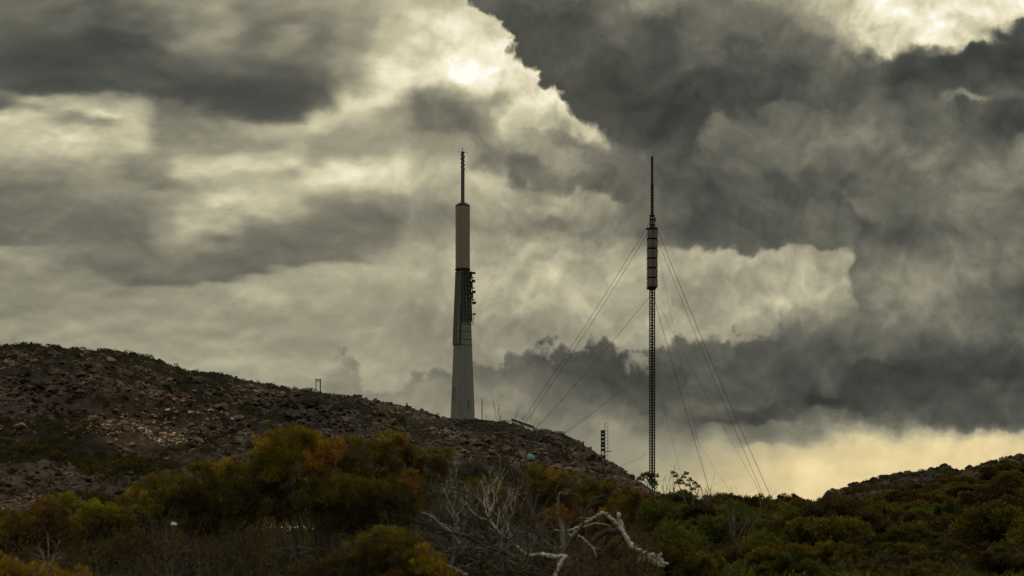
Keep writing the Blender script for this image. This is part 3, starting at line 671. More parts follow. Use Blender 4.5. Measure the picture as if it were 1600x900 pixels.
def build_small_mast():
    Y = 548.0; s = Y / F; base = P(942, 724, Y)
    T = empty('antenna_mast', base, 'short lattice mast crowded with antennas on the sloping ridge', 'mast')
    zz = lambda py: (724 - py) * s
    mb = MB()
    for a, b in ((-1, -1), (1, -1), (1, 1), (-1, 1)): mb.bar((a * .75, b * .75, -2), (a * .75, b * .75, zz(672)), .12)
    for z in np.arange(0, zz(672), .9):
        mb.bar((-.75, -.75, z), (.75, -.75, z + .45), .07, 3); mb.bar((.75, .75, z), (-.75, .75, z + .45), .07, 3); mb.bar((.75, -.75, z), (.75, .75, z), .07, 3)
    mb.build('lattice_frame', M_STEEL, T)
    mb = MB(); mb.bar((.9, 0, zz(715)), (.9, 0, zz(660)), .13); mb.build('top_pole', M_STEEL, T)
    mb = MB(); mb.bar((2.2, 0, zz(724)), (2.2, 0, zz(662)), .07); mb.build('antenna_pole', M_STEEL, T)
    for q, py in enumerate((661, 667, 673, 678, 684, 689, 694, 700, 705, 711)):
        mb = MB(); mb.bar((.8, 0, zz(py)), (2.5, 0, zz(py)), .09, 3); mb.build('dipole', M_STEEL, T)
    for q, py in enumerate((675, 680, 686, 692, 697, 703)):
        mb = MB(); mb.box((0, -.3, zz(py)), (1.9 - .15 * (q % 2), 1.6, 1.15)); mb.build('antenna', M_STEEL, T)
    mb = MB(); mb.bar((.5, 0, zz(705.5)), (3.5, 0, zz(705)), .16); mb.box((2.9, 0, zz(705)), (1.6, .4, .35)); mb.build('side_arm', M_STEEL, T)
build_small_mast()

def build_small_structures():
    Y = 505.0; s = Y / F; x0 = P(497, 614, Y)
    T = empty('twin_pole_frame', (x0[0], Y, x0[2] - 1), 'pair of thin poles joined at the top on the hill skyline', 'poles')
    for px in (494.3, 501): 
        mb = MB(); mb.bar(((px - 497.5) * s, 0, -1), ((px - 497.5) * s, 0, 26 * s), .17 if px < 500 else .24, 6); mb.build('pole', M_STEEL, T)
    for dz in (22.5, 25):
        mb = MB(); mb.bar((-4.2 * s, 0, dz * s), (4.4 * s, 0, dz * s), .16, 4); mb.build('crossbar', M_STEEL, T)
    for px, y0, y1, lab, r, Yp in ((753.2, 664, 625, 'plain dark pole standing right beside the concrete tower', .22, 575), (731.2, 672, 654, 'short pale post in front of the foot of the concrete tower', .22, 570)):
        b = P(px, y0, Yp); s2 = Yp / F; o = empty('pole', b, lab, 'pole')
        mb = MB(); mb.lathe([(r * 1.5, -2), (r * 1.5, .6), (r, .8), (r * .8, (y0 - y1) * s2), (r * 1.3, (y0 - y1) * s2 + .05), (r * 1.3, (y0 - y1) * s2 + .35)], 8); mb.build('shaft', M_STEEL if px > 740 else M_GALV, o)
    # low retaining wall of the tower platform
    mb = MB(); pts = [P(x, y, Yw) for x, y, Yw in ((688, 655, 582), (700, 654.5, 572), (724, 654.5, 566), (750, 655.2, 564), (772, 657.8, 562), (792, 661, 560), (806, 665, 558))]
    for a, b in zip(pts[:-1], pts[1:]):
        d = (b - a); n = np.array([d[1], -d[0], 0]); n /= np.linalg.norm(n); n *= .3; dn = np.array([0, 0, -4.2])
        mb.add(np.array([a - n, b - n, b + n, a + n, a - n + dn, b - n + dn, b + n + dn, a + n + dn]), [np.array([[0, 1, 2, 3], [7, 6, 5, 4], [0, 4, 5, 1], [1, 5, 6, 2], [2, 6, 7, 3], [3, 7, 4, 0]])])
    tag(mb.build('retaining_wall', M_WALL), 'low dark wall along the edge of the tower platform', 'wall', None, 'thing')
    def sil(px, frac=1.0):
        Ys = np.linspace(420, 640, 300); zs = ground((px - 800) / F * Ys, Ys); rw = H0 - F * zs / Ys; k = int(np.argmin(rw)); return k, Ys[k], float(zs[k])
    def crest_line(a, b, n, up):
        out = []
        for px in np.linspace(a, b, n):
            _k, Yk, zk = sil(px); out.append(np.array([(px - 800) / F * (Yk - 3), Yk - 3, zk + up]))
        q = np.array(out); t = np.linspace(0, 1, n)[:, None]; ln = q[0] + (q[-1] - q[0]) * t; ln[:, 2] += max(0, (q[:, 2] - ln[:, 2]).max()) * .6
        return ln
    for pts, lab in (((800, 834, 6), 'pale road barrier running down from the tower platform'), ((1001, 1042, 6), 'pale road barrier sloping down below the guyed mast')):
        q = crest_line(*pts, .9); o = empty('road_barrier', q[0], lab, 'barrier', 'pale road barriers on the ridge'); q = [p - q[0] for p in q]
        mb = MB(); mb.tube(q, .30, 4); mb.build('rail', M_PALE, o)
        mb = MB(); mb.tube([p + (0, .2, -.85) for p in q], .5, 4); mb.build('kerb', M_WALL, o)
        for p in q:
            mb = MB(); mb.bar(p, p + (0, 0, -2.4), .15); mb.build('post', M_GALV, o)
    c = P(828.5, 717, 280); o = empty('green_dome', c - np.array([0, 0, 1.6]), 'small pale green dome on the hillside below the ridge', 'dome')
    mb = MB(); th = np.linspace(-.2, math.pi / 2 - .02, 14); mb.lathe([(1.12 * math.cos(a), 1.6 + 1.12 * math.sin(a)) for a in th], 20); mb.build('dome_shell', M_TEAL, o, True)
    mb = MB(); mb.lathe([(.95, -1.2), (.95, 1.05)], 16); mb.build('dome_base', M_WALL, o)
build_small_structures()

# ---------------------------------------------------------------- foliage
def leaf_mat(name, mul=(1, 1, 1), rand=.35):
    m = bpy.data.materials.new(name); m.use_nodes = True; nt = NT(m.node_tree); nt.n.clear()
    a = nt.n.new('ShaderNodeAttribute'); a.attribute_name = 'tint'
    oi = nt.n.new('ShaderNodeObjectInfo')
    v = nt.math('MULTIPLY_ADD', oi.outputs['Random'], rand, 1 - rand / 2)
    c = nt.mixc(1.0, a.outputs['Color'], tuple(mul) + (1,), 'MULTIPLY')
    sc = nt.n.new('ShaderNodeVectorMath'); sc.operation = 'SCALE'; nt.put(sc.inputs[0], c); nt.put(sc.inputs[3], v)
    d = nt.n.new('ShaderNodeBsdfDiffuse'); nt.put(d.inputs[0], sc.outputs[0])
    t = nt.n.new('ShaderNodeBsdfTranslucent'); nt.put(t.inputs[0], nt.mixc(1.0, sc.outputs[0], (1.1, 1.0, .6, 1), 'MULTIPLY'))
    mx = nt.n.new('ShaderNodeMixShader'); mx.inputs[0].default_value = .35
    nt.l.new(d.outputs[0], mx.inputs[1]); nt.l.new(t.outputs[0], mx.inputs[2])
    o = nt.n.new('ShaderNodeOutputMaterial'); nt.l.new(mx.outputs[0], o.inputs[0]); return m
M_LEAF = leaf_mat('leaf', (1.45, 1.42, 1.30), .1)
M_GREEN = leaf_mat('leaf_green', (.076, .084, .022))
M_OLIVE = leaf_mat('leaf_olive', (.125, .103, .022))
M_RUST = leaf_mat('leaf_rust', (.095, .062, .022))
M_GOLD = leaf_mat('leaf_gold', (.17, .13, .022))
M_BROWNT = leaf_mat('leaf_brown', (.075, .055, .026))
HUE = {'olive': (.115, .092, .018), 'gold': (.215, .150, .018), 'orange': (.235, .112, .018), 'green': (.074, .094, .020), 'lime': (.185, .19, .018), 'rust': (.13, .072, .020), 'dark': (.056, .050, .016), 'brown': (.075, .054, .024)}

def leaves(c, d, L, W, tint):
    """one rhombus-shaped leaf per row"""
    n = len(c); d = d / (np.linalg.norm(d, axis=1)[:, None] + 1e-9)
    r = RNG.normal(size=(n, 3)); sd_ = np.cross(d, r); sd_ /= np.linalg.norm(sd_, axis=1)[:, None] + 1e-9
    L = np.broadcast_to(L, (n,))[:, None]; W = np.broadcast_to(W, (n,))[:, None]
    V = np.stack([c, c + d * L * .45 + sd_ * W / 2, c + d * L, c + d * L * .45 - sd_ * W / 2], 1).reshape(-1, 3)
    return V, np.arange(4 * n).reshape(n, 4), np.repeat(tint, 4, 0)
def crown_arrays(clumps, dens, L, W, flat=.8):
    """clumps rows: x, y, z, r, tint r g b. dens: leaves per square metre of clump surface"""
    Vs, Fs, Ts, off = [], [], [], 0
    for (x, y, z, r, *t) in clumps:
        n = max(30, int(dens * 4 * math.pi * r * r * .5)); ns = 26
        sub = RNG.normal(size=(ns, 3)); sub /= np.linalg.norm(sub, axis=1)[:, None]; sub[:, 2] = sub[:, 2] * .85 + .18
        sub *= r * RNG.uniform(.45, 1.02, (ns, 1))
        br = RNG.uniform(.72, 1.3, ns); k = RNG.integers(0, ns, n)
        q = RNG.normal(size=(n, 3)); q /= np.linalg.norm(q, axis=1)[:, None]
        p = sub[k] + q * (r * .25 * RNG.random(n) ** .5)[:, None]
        out = p / (np.linalg.norm(p, axis=1)[:, None] + 1e-9)
        d = q * .9 + out * .7 + np.array([0, 0, .65]) + RNG.normal(size=(n, 3)) * .35
        p = p * (1, 1, flat) + (x, y, z)
        tt = np.array(t)[None] * np.ones((ns, 1)); mixk = RNG.random(ns) < .35; tt[mixk] = tt[mixk] * .45 + np.array([.09, .075, .018]) * (.55 if t[0] < .5 else 1) * (1 if t[0] < .5 else 0) + (tt[mixk] * .5 if t[0] > .5 else 0)
        tint = tt[k] * (br[k] * RNG.uniform(.6, 1.35, n))[:, None] * np.stack([RNG.uniform(.85, 1.15, n), np.ones(n), np.ones(n)], 1)
        V, Fc, T_ = leaves(p, d, L * RNG.uniform(.6, 1.3, n), W * RNG.uniform(.7, 1.2, n), tint)
        Vs.append(V); Fs.append(Fc + off); Ts.append(T_); off += len(V)
    return np.concatenate(Vs), np.concatenate(Fs), np.concatenate(Ts)

def grow(mb, p, d, L, r, depth, spread=.55, up=.15, nseg=5, kids=3, minr=.0015, k=5, curl=.22):
    """one branch and its twigs"""
    p = np.array(p, float); d = np.array(d, float) / np.linalg.norm(d); pts = [p.copy()]; dirs = [d.copy()]
    for i in range(nseg):
        d = d + RNG.normal(size=3) * curl + np.array([0, 0, up]) * .5; d /= np.linalg.norm(d)
        p = p + d * L / nseg; pts.append(p.copy()); dirs.append(d.copy())
    rad = np.linspace(r, max(minr, r * .45), nseg + 1)
    mb.tube(pts, rad, k if r > .006 else 3, wob=.25 if r > .01 else 0)
    if depth > 0:
        for j in range(kids):
            i = RNG.integers(max(1, nseg // 3), nseg + 1)
            nd = dirs[i] + RNG.normal(size=3) * spread; nd /= np.linalg.norm(nd)
            grow(mb, pts[i], nd, L * RNG.uniform(.5, .8), max(minr, rad[i] * .62), depth - 1, spread, up, max(3, nseg - 1), kids, minr, k, curl)

def px_clumps(lst, Y0):
    """clumps traced as (column, row, radius in px, depth offset m, hue)"""
    out = []
    for (px, py, r, dy, h) in lst:
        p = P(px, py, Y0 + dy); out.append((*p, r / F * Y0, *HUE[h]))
    return np.array(out)
def bush(name, label, cat, lst, Y0, dens=7000, L=.034, W=.010, group=None, basepx=None, stem=M_DARKWOOD, mat_=None):
    lst = list(lst); extra = []
    for (a, b, r, dy, h) in lst:
        for q in range(2):
            an = RNG.uniform(.0, math.pi); extra.append((a + math.cos(an) * r * .8, b + abs(math.sin(an)) * r * .75 + 3, r * RNG.uniform(.5, .8), dy + RNG.uniform(-.15, .25), h if RNG.random() < .6 else ('olive' if h in ('gold', 'lime') else 'dark' if h == 'olive' else 'brown')))
    hits = lambda e: (390 < e[0] < 500 and abs(e[1] - 829) < e[2] * .8 + 5) or (abs(e[0] - 272) < 14 and abs(e[1] - 822) < e[2] * .8 + 5)
    extra = [e for e in extra if not hits(e)]
    cl = px_clumps(lst + extra, Y0); cx = cl[:len(lst), 0].mean() if basepx is None else (basepx - 800) / F * Y0
    g = float(ground(cx, Y0)); base = np.array([cx, Y0, g])
    T = empty(name, base, label, cat, group)
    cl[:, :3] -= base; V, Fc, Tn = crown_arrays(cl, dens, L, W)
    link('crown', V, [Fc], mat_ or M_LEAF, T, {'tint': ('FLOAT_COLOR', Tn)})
    mb = MB()
    for c in cl[:len(lst)]:
        st = np.array([RNG.normal() * .08, RNG.normal() * .08, -.05]); e = c[:3]
        n = 7; t = np.linspace(0, 1, n)[:, None]; p = st + (e - st) * t + RNG.normal(size=(n, 3)) * .035 * (t * (1 - t) * 4); p[:, 2] -= .1 * np.linalg.norm(e - st) * np.sin(t[:, 0] * math.pi)
        mb.tube(p, np.linspace(.022, .006, n), 5, wob=.2)
        for q in range(7): grow(mb, p[n - 1 - q % 4], (e - st) / np.linalg.norm(e - st) + RNG.normal(size=3) * .7, c[3] * RNG.uniform(.8, 1.3), .005, 1, .6, .1, 4, 2)
    if Y0 < 18:
        for c in cl:
            for q in range(2):
                d = RNG.normal(size=3) * (1, .6, .6) + (0, -.45, .5); d /= np.linalg.norm(d); grow(mb, c[:3] + d * c[3] * .3 - (0, 0, c[3] * .4), d, c[3] * RNG.uniform(.8, 1.25), .0045, 1, .5, .15, 5, 2, .0014, 4, .16)
    mb.build('stem', stem, T)
    return T

G_NEAR = 'leafy bushes in the near thicket'
bush('shrub', 'tall bush with gold tops and a glowing orange clump below the concrete tower', 'shrub',
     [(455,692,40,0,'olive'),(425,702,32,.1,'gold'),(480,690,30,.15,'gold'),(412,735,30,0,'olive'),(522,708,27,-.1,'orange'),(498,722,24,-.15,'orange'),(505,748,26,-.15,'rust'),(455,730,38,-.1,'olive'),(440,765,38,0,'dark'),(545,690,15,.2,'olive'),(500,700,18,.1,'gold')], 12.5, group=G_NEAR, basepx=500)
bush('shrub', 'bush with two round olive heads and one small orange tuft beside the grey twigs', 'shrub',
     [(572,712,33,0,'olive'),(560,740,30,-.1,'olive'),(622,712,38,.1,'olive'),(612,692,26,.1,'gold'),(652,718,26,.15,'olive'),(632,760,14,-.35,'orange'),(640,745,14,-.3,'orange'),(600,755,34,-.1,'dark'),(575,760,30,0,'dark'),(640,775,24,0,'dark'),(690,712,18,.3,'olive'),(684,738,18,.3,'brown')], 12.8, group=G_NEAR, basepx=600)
bush('shrub', 'dark green spreading bush between the twin olive heads and the grey fallen branches', 'shrub',
     [(500,768,32,0,'dark'),(535,762,32,-.1,'olive'),(570,768,32,0,'olive'),(605,775,34,0,'dark'),(640,792,26,-.1,'dark'),(520,792,32,0,'dark'),(560,800,30,0,'dark'),(480,790,26,0,'dark')], 12.0, group=G_NEAR, basepx=560)
bush('shrub', 'olive bush stepping down the hill to the left of the orange clump', 'shrub',
     [(350,735,28,.1,'gold'),(315,745,30,0,'olive'),(385,748,32,0,'olive'),(410,742,24,.1,'olive'),(285,768,28,0,'olive'),(330,775,36,-.1,'dark'),(375,785,34,-.1,'dark'),(420,784,34,-.1,'dark'),(300,800,34,0,'brown'),(345,812,36,0,'dark')], 12.6, group=G_NEAR, basepx=340)
bush('shrub', 'small yellow-green bush below the dark scrub patch of the hillside', 'shrub',
     [(232,762,22,0,'olive'),(262,752,22,0,'olive'),(215,778,22,0,'gold'),(255,772,20,-.1,'lime'),(238,782,18,-.2,'lime'),(275,782,24,0,'olive'),(250,800,26,0,'dark')], 16.0, group=G_NEAR)
bush('shrub', 'bright lime coloured low bush near the left edge of the thicket', 'shrub',
     [(150,795,20,0,'lime'),(172,802,18,-.1,'lime'),(132,806,18,0,'lime'),(160,818,22,0,'olive'),(190,812,20,0,'olive'),(125,828,20,0,'olive'),(92,782,18,.3,'olive'),(108,780,14,.3,'lime')], 15.0, group=G_NEAR)
bush('shrub', 'rust brown bush beside the lime coloured one', 'shrub',
     [(72,797,26,0,'rust'),(40,818,28,0,'rust'),(15,825,26,0,'gold'),(95,812,22,0,'rust'),(60,835,30,0,'brown'),(100,845,28,0,'brown'),(10,850,30,0,'brown')], 14.0, group=G_NEAR)
bush('shrub', 'golden bush filling the bottom left corner', 'shrub',
     [(8,890,24,0,'gold'),(45,896,22,0,'gold'),(82,900,22,0,'gold'),(118,902,20,0,'gold'),(28,915,30,0,'gold'),(95,920,28,0,'gold'),(-20,885,26,0,'orange')], 7.5, 11000, .026, .007, group=G_NEAR)
bush('shrub', 'olive and gold bush under the fallen grey branches', 'shrub',
     [(600,842,30,0,'olive'),(570,856,28,0,'olive'),(630,852,28,-.1,'olive'),(655,868,22,-.2,'gold'),(675,884,22,-.2,'gold'),(640,890,30,-.1,'gold'),(600,880,34,0,'dark'),(560,890,32,0,'dark'),(530,880,26,0,'brown'),(612,905,24,-.2,'rust'),(480,892,26,0,'brown'),(690,902,20,-.2,'gold')], 10.2, 10000, .030, .009, group=G_NEAR, basepx=600)
bush('shrub', 'brown twiggy bush in the shadowed hollow left of the white stone', 'shrub',
     [(210,848,28,0,'brown'),(180,865,30,0,'brown'),(240,860,30,0,'brown'),(150,880,30,0,'dark'),(215,890,30,0,'dark'),(300,862,32,0,'brown'),(340,880,34,0,'dark'),(270,892,30,0,'brown'),(400,880,30,0,'brown'),(440,892,28,0,'dark')], 13.4, 5000, group=G_NEAR)
bush('shrub', 'orange-brown low bush inside the curve of the bleached fallen trunk', 'shrub',
     [(965,855,16,0,'rust'),(985,862,16,0,'rust'),(950,868,16,0,'brown'),(975,878,20,0,'brown'),(1000,885,18,0,'olive'),(925,880,18,0,'brown')], 14.6, group=G_NEAR)
bush('shrub', 'olive bush half hidden behind the crossing dead boughs', 'shrub',
     [(740,765,18,.4,'olive'),(765,760,18,.4,'olive'),(790,772,20,.4,'olive'),(750,785,22,.4,'brown'),(720,790,22,.4,'brown'),(800,795,22,.3,'brown'),(770,805,24,.3,'brown'),(730,815,24,.3,'dark'),(800,825,24,.3,'dark')], 17.0, 5000, group=G_NEAR)
# farther band below the ridge, behind the dead tree
for lst, Y0, lab in (
    ([(838,735,20,0,'olive'),(828,752,18,0,'olive'),(862,745,20,0,'gold'),(880,752,20,0,'olive'),(850,765,26,0,'olive'),(885,775,28,0,'brown'),(835,785,26,0,'dark')], 34., 'olive bush under the small green dome'),
    ([(912,758,20,0,'olive'),(935,765,20,0,'olive'),(955,768,18,0,'rust'),(925,782,26,0,'olive'),(900,795,26,0,'brown'),(950,792,24,0,'brown')], 38., 'olive brown bush at the foot of the ridge beyond the fallen trunk'),
    ([(980,775,18,0,'olive'),(1002,782,18,0,'rust'),(970,792,22,0,'olive'),(992,802,20,0,'dark')], 36., 'brownish bush at the low end of the rocky ridge'),
    ([(870,812,26,0,'rust'),(905,818,24,0,'brown'),(935,815,22,0,'rust'),(960,812,20,0,'brown'),(885,838,24,0,'brown'),(850,830,24,0,'dark')], 24., 'rusty low bush behind the arched bleached branch')):
    bush('shrub', lab, 'shrub', lst, Y0, 1500, .065, .022, 'bushes at the foot of the ridge')
for lst, Y0, lab in (
    ([(1022,793,20,0,'green'),(1048,800,20,0,'green'),(1035,815,26,0,'green'),(1065,812,18,0,'green'),(1010,812,18,0,'dark')], 30., 'deep green bush just below the guyed mast'),
    ([(1045,835,24,0,'green'),(1075,845,24,0,'green'),(1020,850,22,0,'dark'),(1060,862,26,0,'dark')], 22., 'rounded dark green bush right of the bleached fallen trunk'),
    ([(1112,812,26,0,'green'),(1150,802,24,0,'green'),(1135,830,30,0,'olive'),(1175,822,24,0,'green')], 32., 'wide green bush below the cone-headed leafy sapling'),
    ([(1235,812,28,0,'green'),(1262,822,30,0,'green'),(1290,828,24,0,'green'),(1215,830,28,0,'dark'),(1250,850,32,0,'dark'),(1300,848,24,0,'green')], 27., 'largest dark green bush in the middle of the heath'),
    ([(1190,848,24,0,'green'),(1165,858,22,0,'olive'),(1150,872,24,0,'dark'),(1195,872,26,0,'dark')], 21., 'low dark bush in front of the wide green one'),
    ([(1385,815,26,0,'green'),(1415,820,26,0,'dark'),(1440,808,22,0,'green'),(1400,838,28,0,'dark')], 38., 'dark green bush at the foot of the small rocky hill')):
    bush('shrub', lab, 'shrub', lst, Y0, 1900, .055, .020, 'green bushes on the heath')

# skyline and heath shrubs: a few models, then copies
def proto(i, nclump, L, W, dens):
    w = RNG.uniform(.75, 1.0); cl = []
    for k in range(nclump):
        a = RNG.uniform(0, 6.283); rr = RNG.random() ** .6 * .75; z = .42 + .40 * (1 - rr ** 2) + RNG.normal() * .06
        v = RNG.uniform(.75, 1.25); cl.append((rr * math.cos(a), rr * math.sin(a), z, RNG.uniform(.26, .42), v, v, v))
    T = empty('shrub', (0, 0, 0), '', 'shrub'); V, Fc, Tn = crown_arrays(cl, dens, L, W)
    link('crown', V, [Fc], M_OLIVE, T, {'tint': ('FLOAT_COLOR', Tn)})
    mb = MB()
    for c in cl: 
        grow(mb, (0, 0, -.1), np.array(c[:3]) + RNG.normal(size=3) * .15, np.linalg.norm(c[:3]) * .95, .022, 1, .5, .1, 5, 2)
    mb.build('stem', M_BARK, T); return T
PROTO = [proto(i, 9 + i % 4, .075, .034, 1700) for i in range(6)]
used = [False] * 6
def where(px):
    for lim, w in ((120, 'below the foot of the hillside scree'), (300, 'below the dark scrub patch'), (450, 'behind the gold-topped bush'), (600, 'behind the orange clump'), (760, 'below the concrete tower'), (860, 'below the green dome'),
                   (930, 'under the highest ridge rocks'), (985, 'under the short antenna mast'), (1075, 'below the foot of the guyed mast'), (1130, 'beside the cone-headed sapling'), (1185, 'under the guy wires'), (1225, 'below the outermost guy wire'),
                   (1275, 'beyond the largest green bush'), (1330, 'at the low end of the crags'), (1400, 'under the low crags'), (1470, 'under the middle crags'), (1540, 'under the bushy hill shoulder')):
        if px < lim: return w
    return 'under the rock stack'
def shrub_label(colour, px, Y, Yr, s, size, noun, fl):
    f = (s - size[0]) / (size[1] - size[0]); q = math.log(Y / Yr[0]) / math.log(Yr[1] / Yr[0])
    return '%s %s %s %s, %s row, %s' % (('small', 'middling', 'big')[min(2, int(f * 3))], fl, colour, noun, ('front', 'second', 'third', 'rear')[min(3, int(q * 4))], where(px))
def top_row(px):
    if px < 700: return 765
    if px < 1045: return np.interp(px, [700, 820, 900, 980, 1045], [760, 735, 746, 770, 786])
    if px < 1305: return 769
    c = np.interp(px, CREST[:, 0], CREST[:, 1]); return c + 13 if px < 1478 else c - 4
USED_LABELS = set()
def scatter_shrubs(n, pxr, Yr, size, mats, labels, group, wfn=None, min_gap=.7, noun='heath shrub'):
    done = []; tries = 0
    while len(done) < n and tries < n * 30:
        tries += 1
        px = RNG.uniform(*pxr); Y = math.exp(RNG.uniform(math.log(Yr[0]), math.log(Yr[1])))
        if 375 < px < 515 and Y < 85: continue
        if wfn and RNG.random() > wfn(px, Y): continue
        x = (px - 800) / F * Y; s = RNG.uniform(*size)
        if H0 - F * (float(ground(x, Y)) - .1 + s * 1.12) / Y < top_row(px): continue
        if any((x - a) ** 2 + (Y - b) ** 2 < (min_gap * (s + c)) ** 2 for a, b, c in done): continue
        done.append((x, Y, s)); z = float(ground(x, Y)); mi = RNG.integers(0, len(mats)); k = RNG.integers(0, 6); m = mats[mi]; sc = (s, s * RNG.uniform(.85, 1.15), s * RNG.uniform(.75, 1.05)); lab = shrub_label(labels[mi], px, Y, Yr, s, size, noun, 'flat' if sc[2] / s < .9 else 'domed')
        if lab in USED_LABELS and tries < n * 24: done.pop(); continue
        USED_LABELS.add(lab)
        if not used[k]:
            used[k] = True; o = PROTO[k]; o.location = (x, Y, z - .1); o.rotation_euler.z = RNG.uniform(0, 6.28); o.scale = sc; tag(o, lab, 'shrub', group)
            for ch in o.children:
                if ch.name.startswith('crown'): ch.material_slots[0].link = 'OBJECT'; ch.material_slots[0].material = m
        else: copy_thing(PROTO[k], (x, Y, z - .1), RNG.uniform(0, 6.28), sc, lab, 'shrub', group, m)
scatter_shrubs(46, (1055, 1320), (55, 120), (.9, 2.3), [M_RUST, M_OLIVE, M_GREEN], ['rusty', 'olive', 'green'], 'shrubs along the skyline between mast and rocky hill', noun='skyline shrub')
scatter_shrubs(85, (1040, 1620), (24, 60), (.6, 1.5), [M_GREEN, M_OLIVE, M_GREEN, M_OLIVE, M_BROWNT], ['leafy green', 'olive', 'dark green', 'dull olive', 'dull brown'], 'shrubs scattered over the open heath')
scatter_shrubs(110, (1300, 1650), (60, 185), (.9, 2.3), [M_OLIVE, M_BROWNT, M_RUST, M_OLIVE], ['olive', 'brown', 'rusty', 'dull olive'], 'shrubs on the slope of the small rocky hill',
               lambda px, Y: 1.0 if (Y < 115 or px > 1485) else .05, noun='hillside shrub')
scatter_shrubs(14, (1480, 1570), (150, 184), (1.3, 2.1), [M_OLIVE, M_RUST], ['olive', 'rusty'], 'shrubs on the slope of the small rocky hill', noun='crest shrub')
scatter_shrubs(36, (820, 1040), (60, 125), (1.6, 2.6), [M_OLIVE, M_BROWNT, M_RUST], ['olive', 'brown', 'rusty'], 'shrubs at the bottom of the rocky ridge', noun='shrub')
scatter_shrubs(30, (-30, 700), (30, 90), (.9, 1.5), [M_OLIVE, M_BROWNT], ['olive', 'brown'], 'shrubs between thicket and hillside', noun='shrub')

scatter_shrubs(46, (1035, 1640), (14.5, 25), (.28, .55), [M_BROWNT, M_OLIVE, M_GREEN, M_BROWNT], ['brown', 'olive', 'greenish', 'dusky brown'], 'small cushion shrubs in front of the heath', noun='cushion shrub')
# low scrub over the mountainside: nobody could count it
def build_scrub():
    Vs, Fs, Ts, off = [], [], [], 0
    px, Y, pe = hill_points(6000, -60, 1050, 0, 1.0, lambda px, pe, v, t: np.clip(v * 1.1 - .1, 0, 1) * .9 + .015)
    px2 = RNG.uniform(1290, 1640, 2600); Y2 = RNG.uniform(60, 188, 2600); px = np.concatenate([px, px2]); Y = np.concatenate([Y, Y2])
    x = (px - 800) / F * Y; z = ground(x, Y)
    for i in range(len(px)):
        r = RNG.uniform(.5, 1.4) * (1 if px[i] < 1200 else .55); n = 56
        q = RNG.normal(size=(n, 3)); q /= np.linalg.norm(q, axis=1)[:, None]; q[:, 2] = np.abs(q[:, 2]) * .7
        c = q * r * RNG.uniform(.6, 1, (n, 1)) + (x[i], Y[i], z[i])
        t = np.array(HUE['dark'] if RNG.random() < .75 else HUE['brown']) * RNG.uniform(.35, .9)
        V, Fc, T_ = leaves(c, q + RNG.normal(size=(n, 3)) * .5, r * .36, r * .18, np.tile(t, (n, 1)) * RNG.uniform(.7, 1.3, (n, 1)))
        Vs.append(V); Fs.append(Fc + off); Ts.append(T_); off += len(V)
    tag(link('scrub', np.concatenate(Vs), [np.concatenate(Fs)], M_LEAF, None, {'tint': ('FLOAT_COLOR', np.concatenate(Ts))}), 'dark low scrub between the rocks', None, None, 'stuff')
build_scrub()

# heath: grassy stalks and sprigs over the ground
def build_heath():
    n = 9000; px = RNG.uniform(-60, 1660, n); Y = np.exp(RNG.uniform(math.log(9), math.log(120), n))
    x = (px - 800) / F * Y; z = ground(x, Y); k = 7
    c = np.repeat(np.stack([x, Y, z - .03], -1), k, 0); sc = np.repeat(np.clip(Y / 25, .5, 2.6), k)
    c[:, :2] += RNG.normal(size=(n * k, 2)) * (.10 * sc)[:, None]
    d = np.stack([RNG.normal(size=n * k) * .45, RNG.normal(size=n * k) * .45, np.ones(n * k)], -1)
    pal = np.array([HUE['brown'], HUE['dark'], HUE['dark'], HUE['brown'], (.13, .105, .06), HUE['olive']]) * .7; t = np.repeat(pal[RNG.integers(0, 6, n)], k, 0) * RNG.uniform(.5, 1.3, (n * k, 1))
    V, Fc, T_ = leaves(c, d, sc * RNG.uniform(.12, .38, n * k), sc * RNG.uniform(.010, .028, n * k), t)
    tag(link('heath', V, [Fc], M_LEAF, None, {'tint': ('FLOAT_COLOR', T_)}), 'brown and olive heath covering the ground', None, None, 'stuff')
build_heath()
def build_heath_cushions():
    Vs, Fs, Ts, off = [], [], [], 0
    n0 = 7000; px = RNG.uniform(-60, 1660, n0); Y = np.exp(RNG.uniform(math.log(12), math.log(95), n0)); x = (px - 800) / F * Y; z = ground(x, Y)
    hs = [HUE['brown'], HUE['olive'], HUE['dark'], HUE['brown'], HUE['dark'], HUE['green'], (.085, .068, .045)]
    for i in range(n0):
        r = RNG.uniform(.10, .34) * (.6 + Y[i] / 60); n = 80
        q = RNG.normal(size=(n, 3)); q /= np.linalg.norm(q, axis=1)[:, None]; q[:, 2] = np.abs(q[:, 2])
        c = q * (r, r, r * .8) * RNG.uniform(.5, 1, (n, 1)) + (x[i], Y[i], z[i])
        k = int(7 * (_h(np.array([int(x[i] / 2.2)]), np.array([int(Y[i] / 3)]), 3)[0] * .999)) if RNG.random() < .6 else RNG.integers(0, 7)
        t = np.array(hs[k] if px[i] > 720 else hs[2 * (k % 2)]) * RNG.uniform(.45, .95) * (1 if px[i] > 720 else .75)
        V, Fc, T_ = leaves(c, q + RNG.normal(size=(n, 3)) * .6 + (0, 0, .3), r * .24, r * .10, np.tile(t, (n, 1)) * RNG.uniform(.6, 1.4, (n, 1)))
        Vs.append(V); Fs.append(Fc + off); Ts.append(T_); off += len(V)
    tag(link('heath', np.concatenate(Vs), [np.concatenate(Fs)], M_LEAF, None, {'tint': ('FLOAT_COLOR', np.concatenate(Ts))}), 'low cushions of heath on the ground', None, None, 'stuff')
build_heath_cushions()

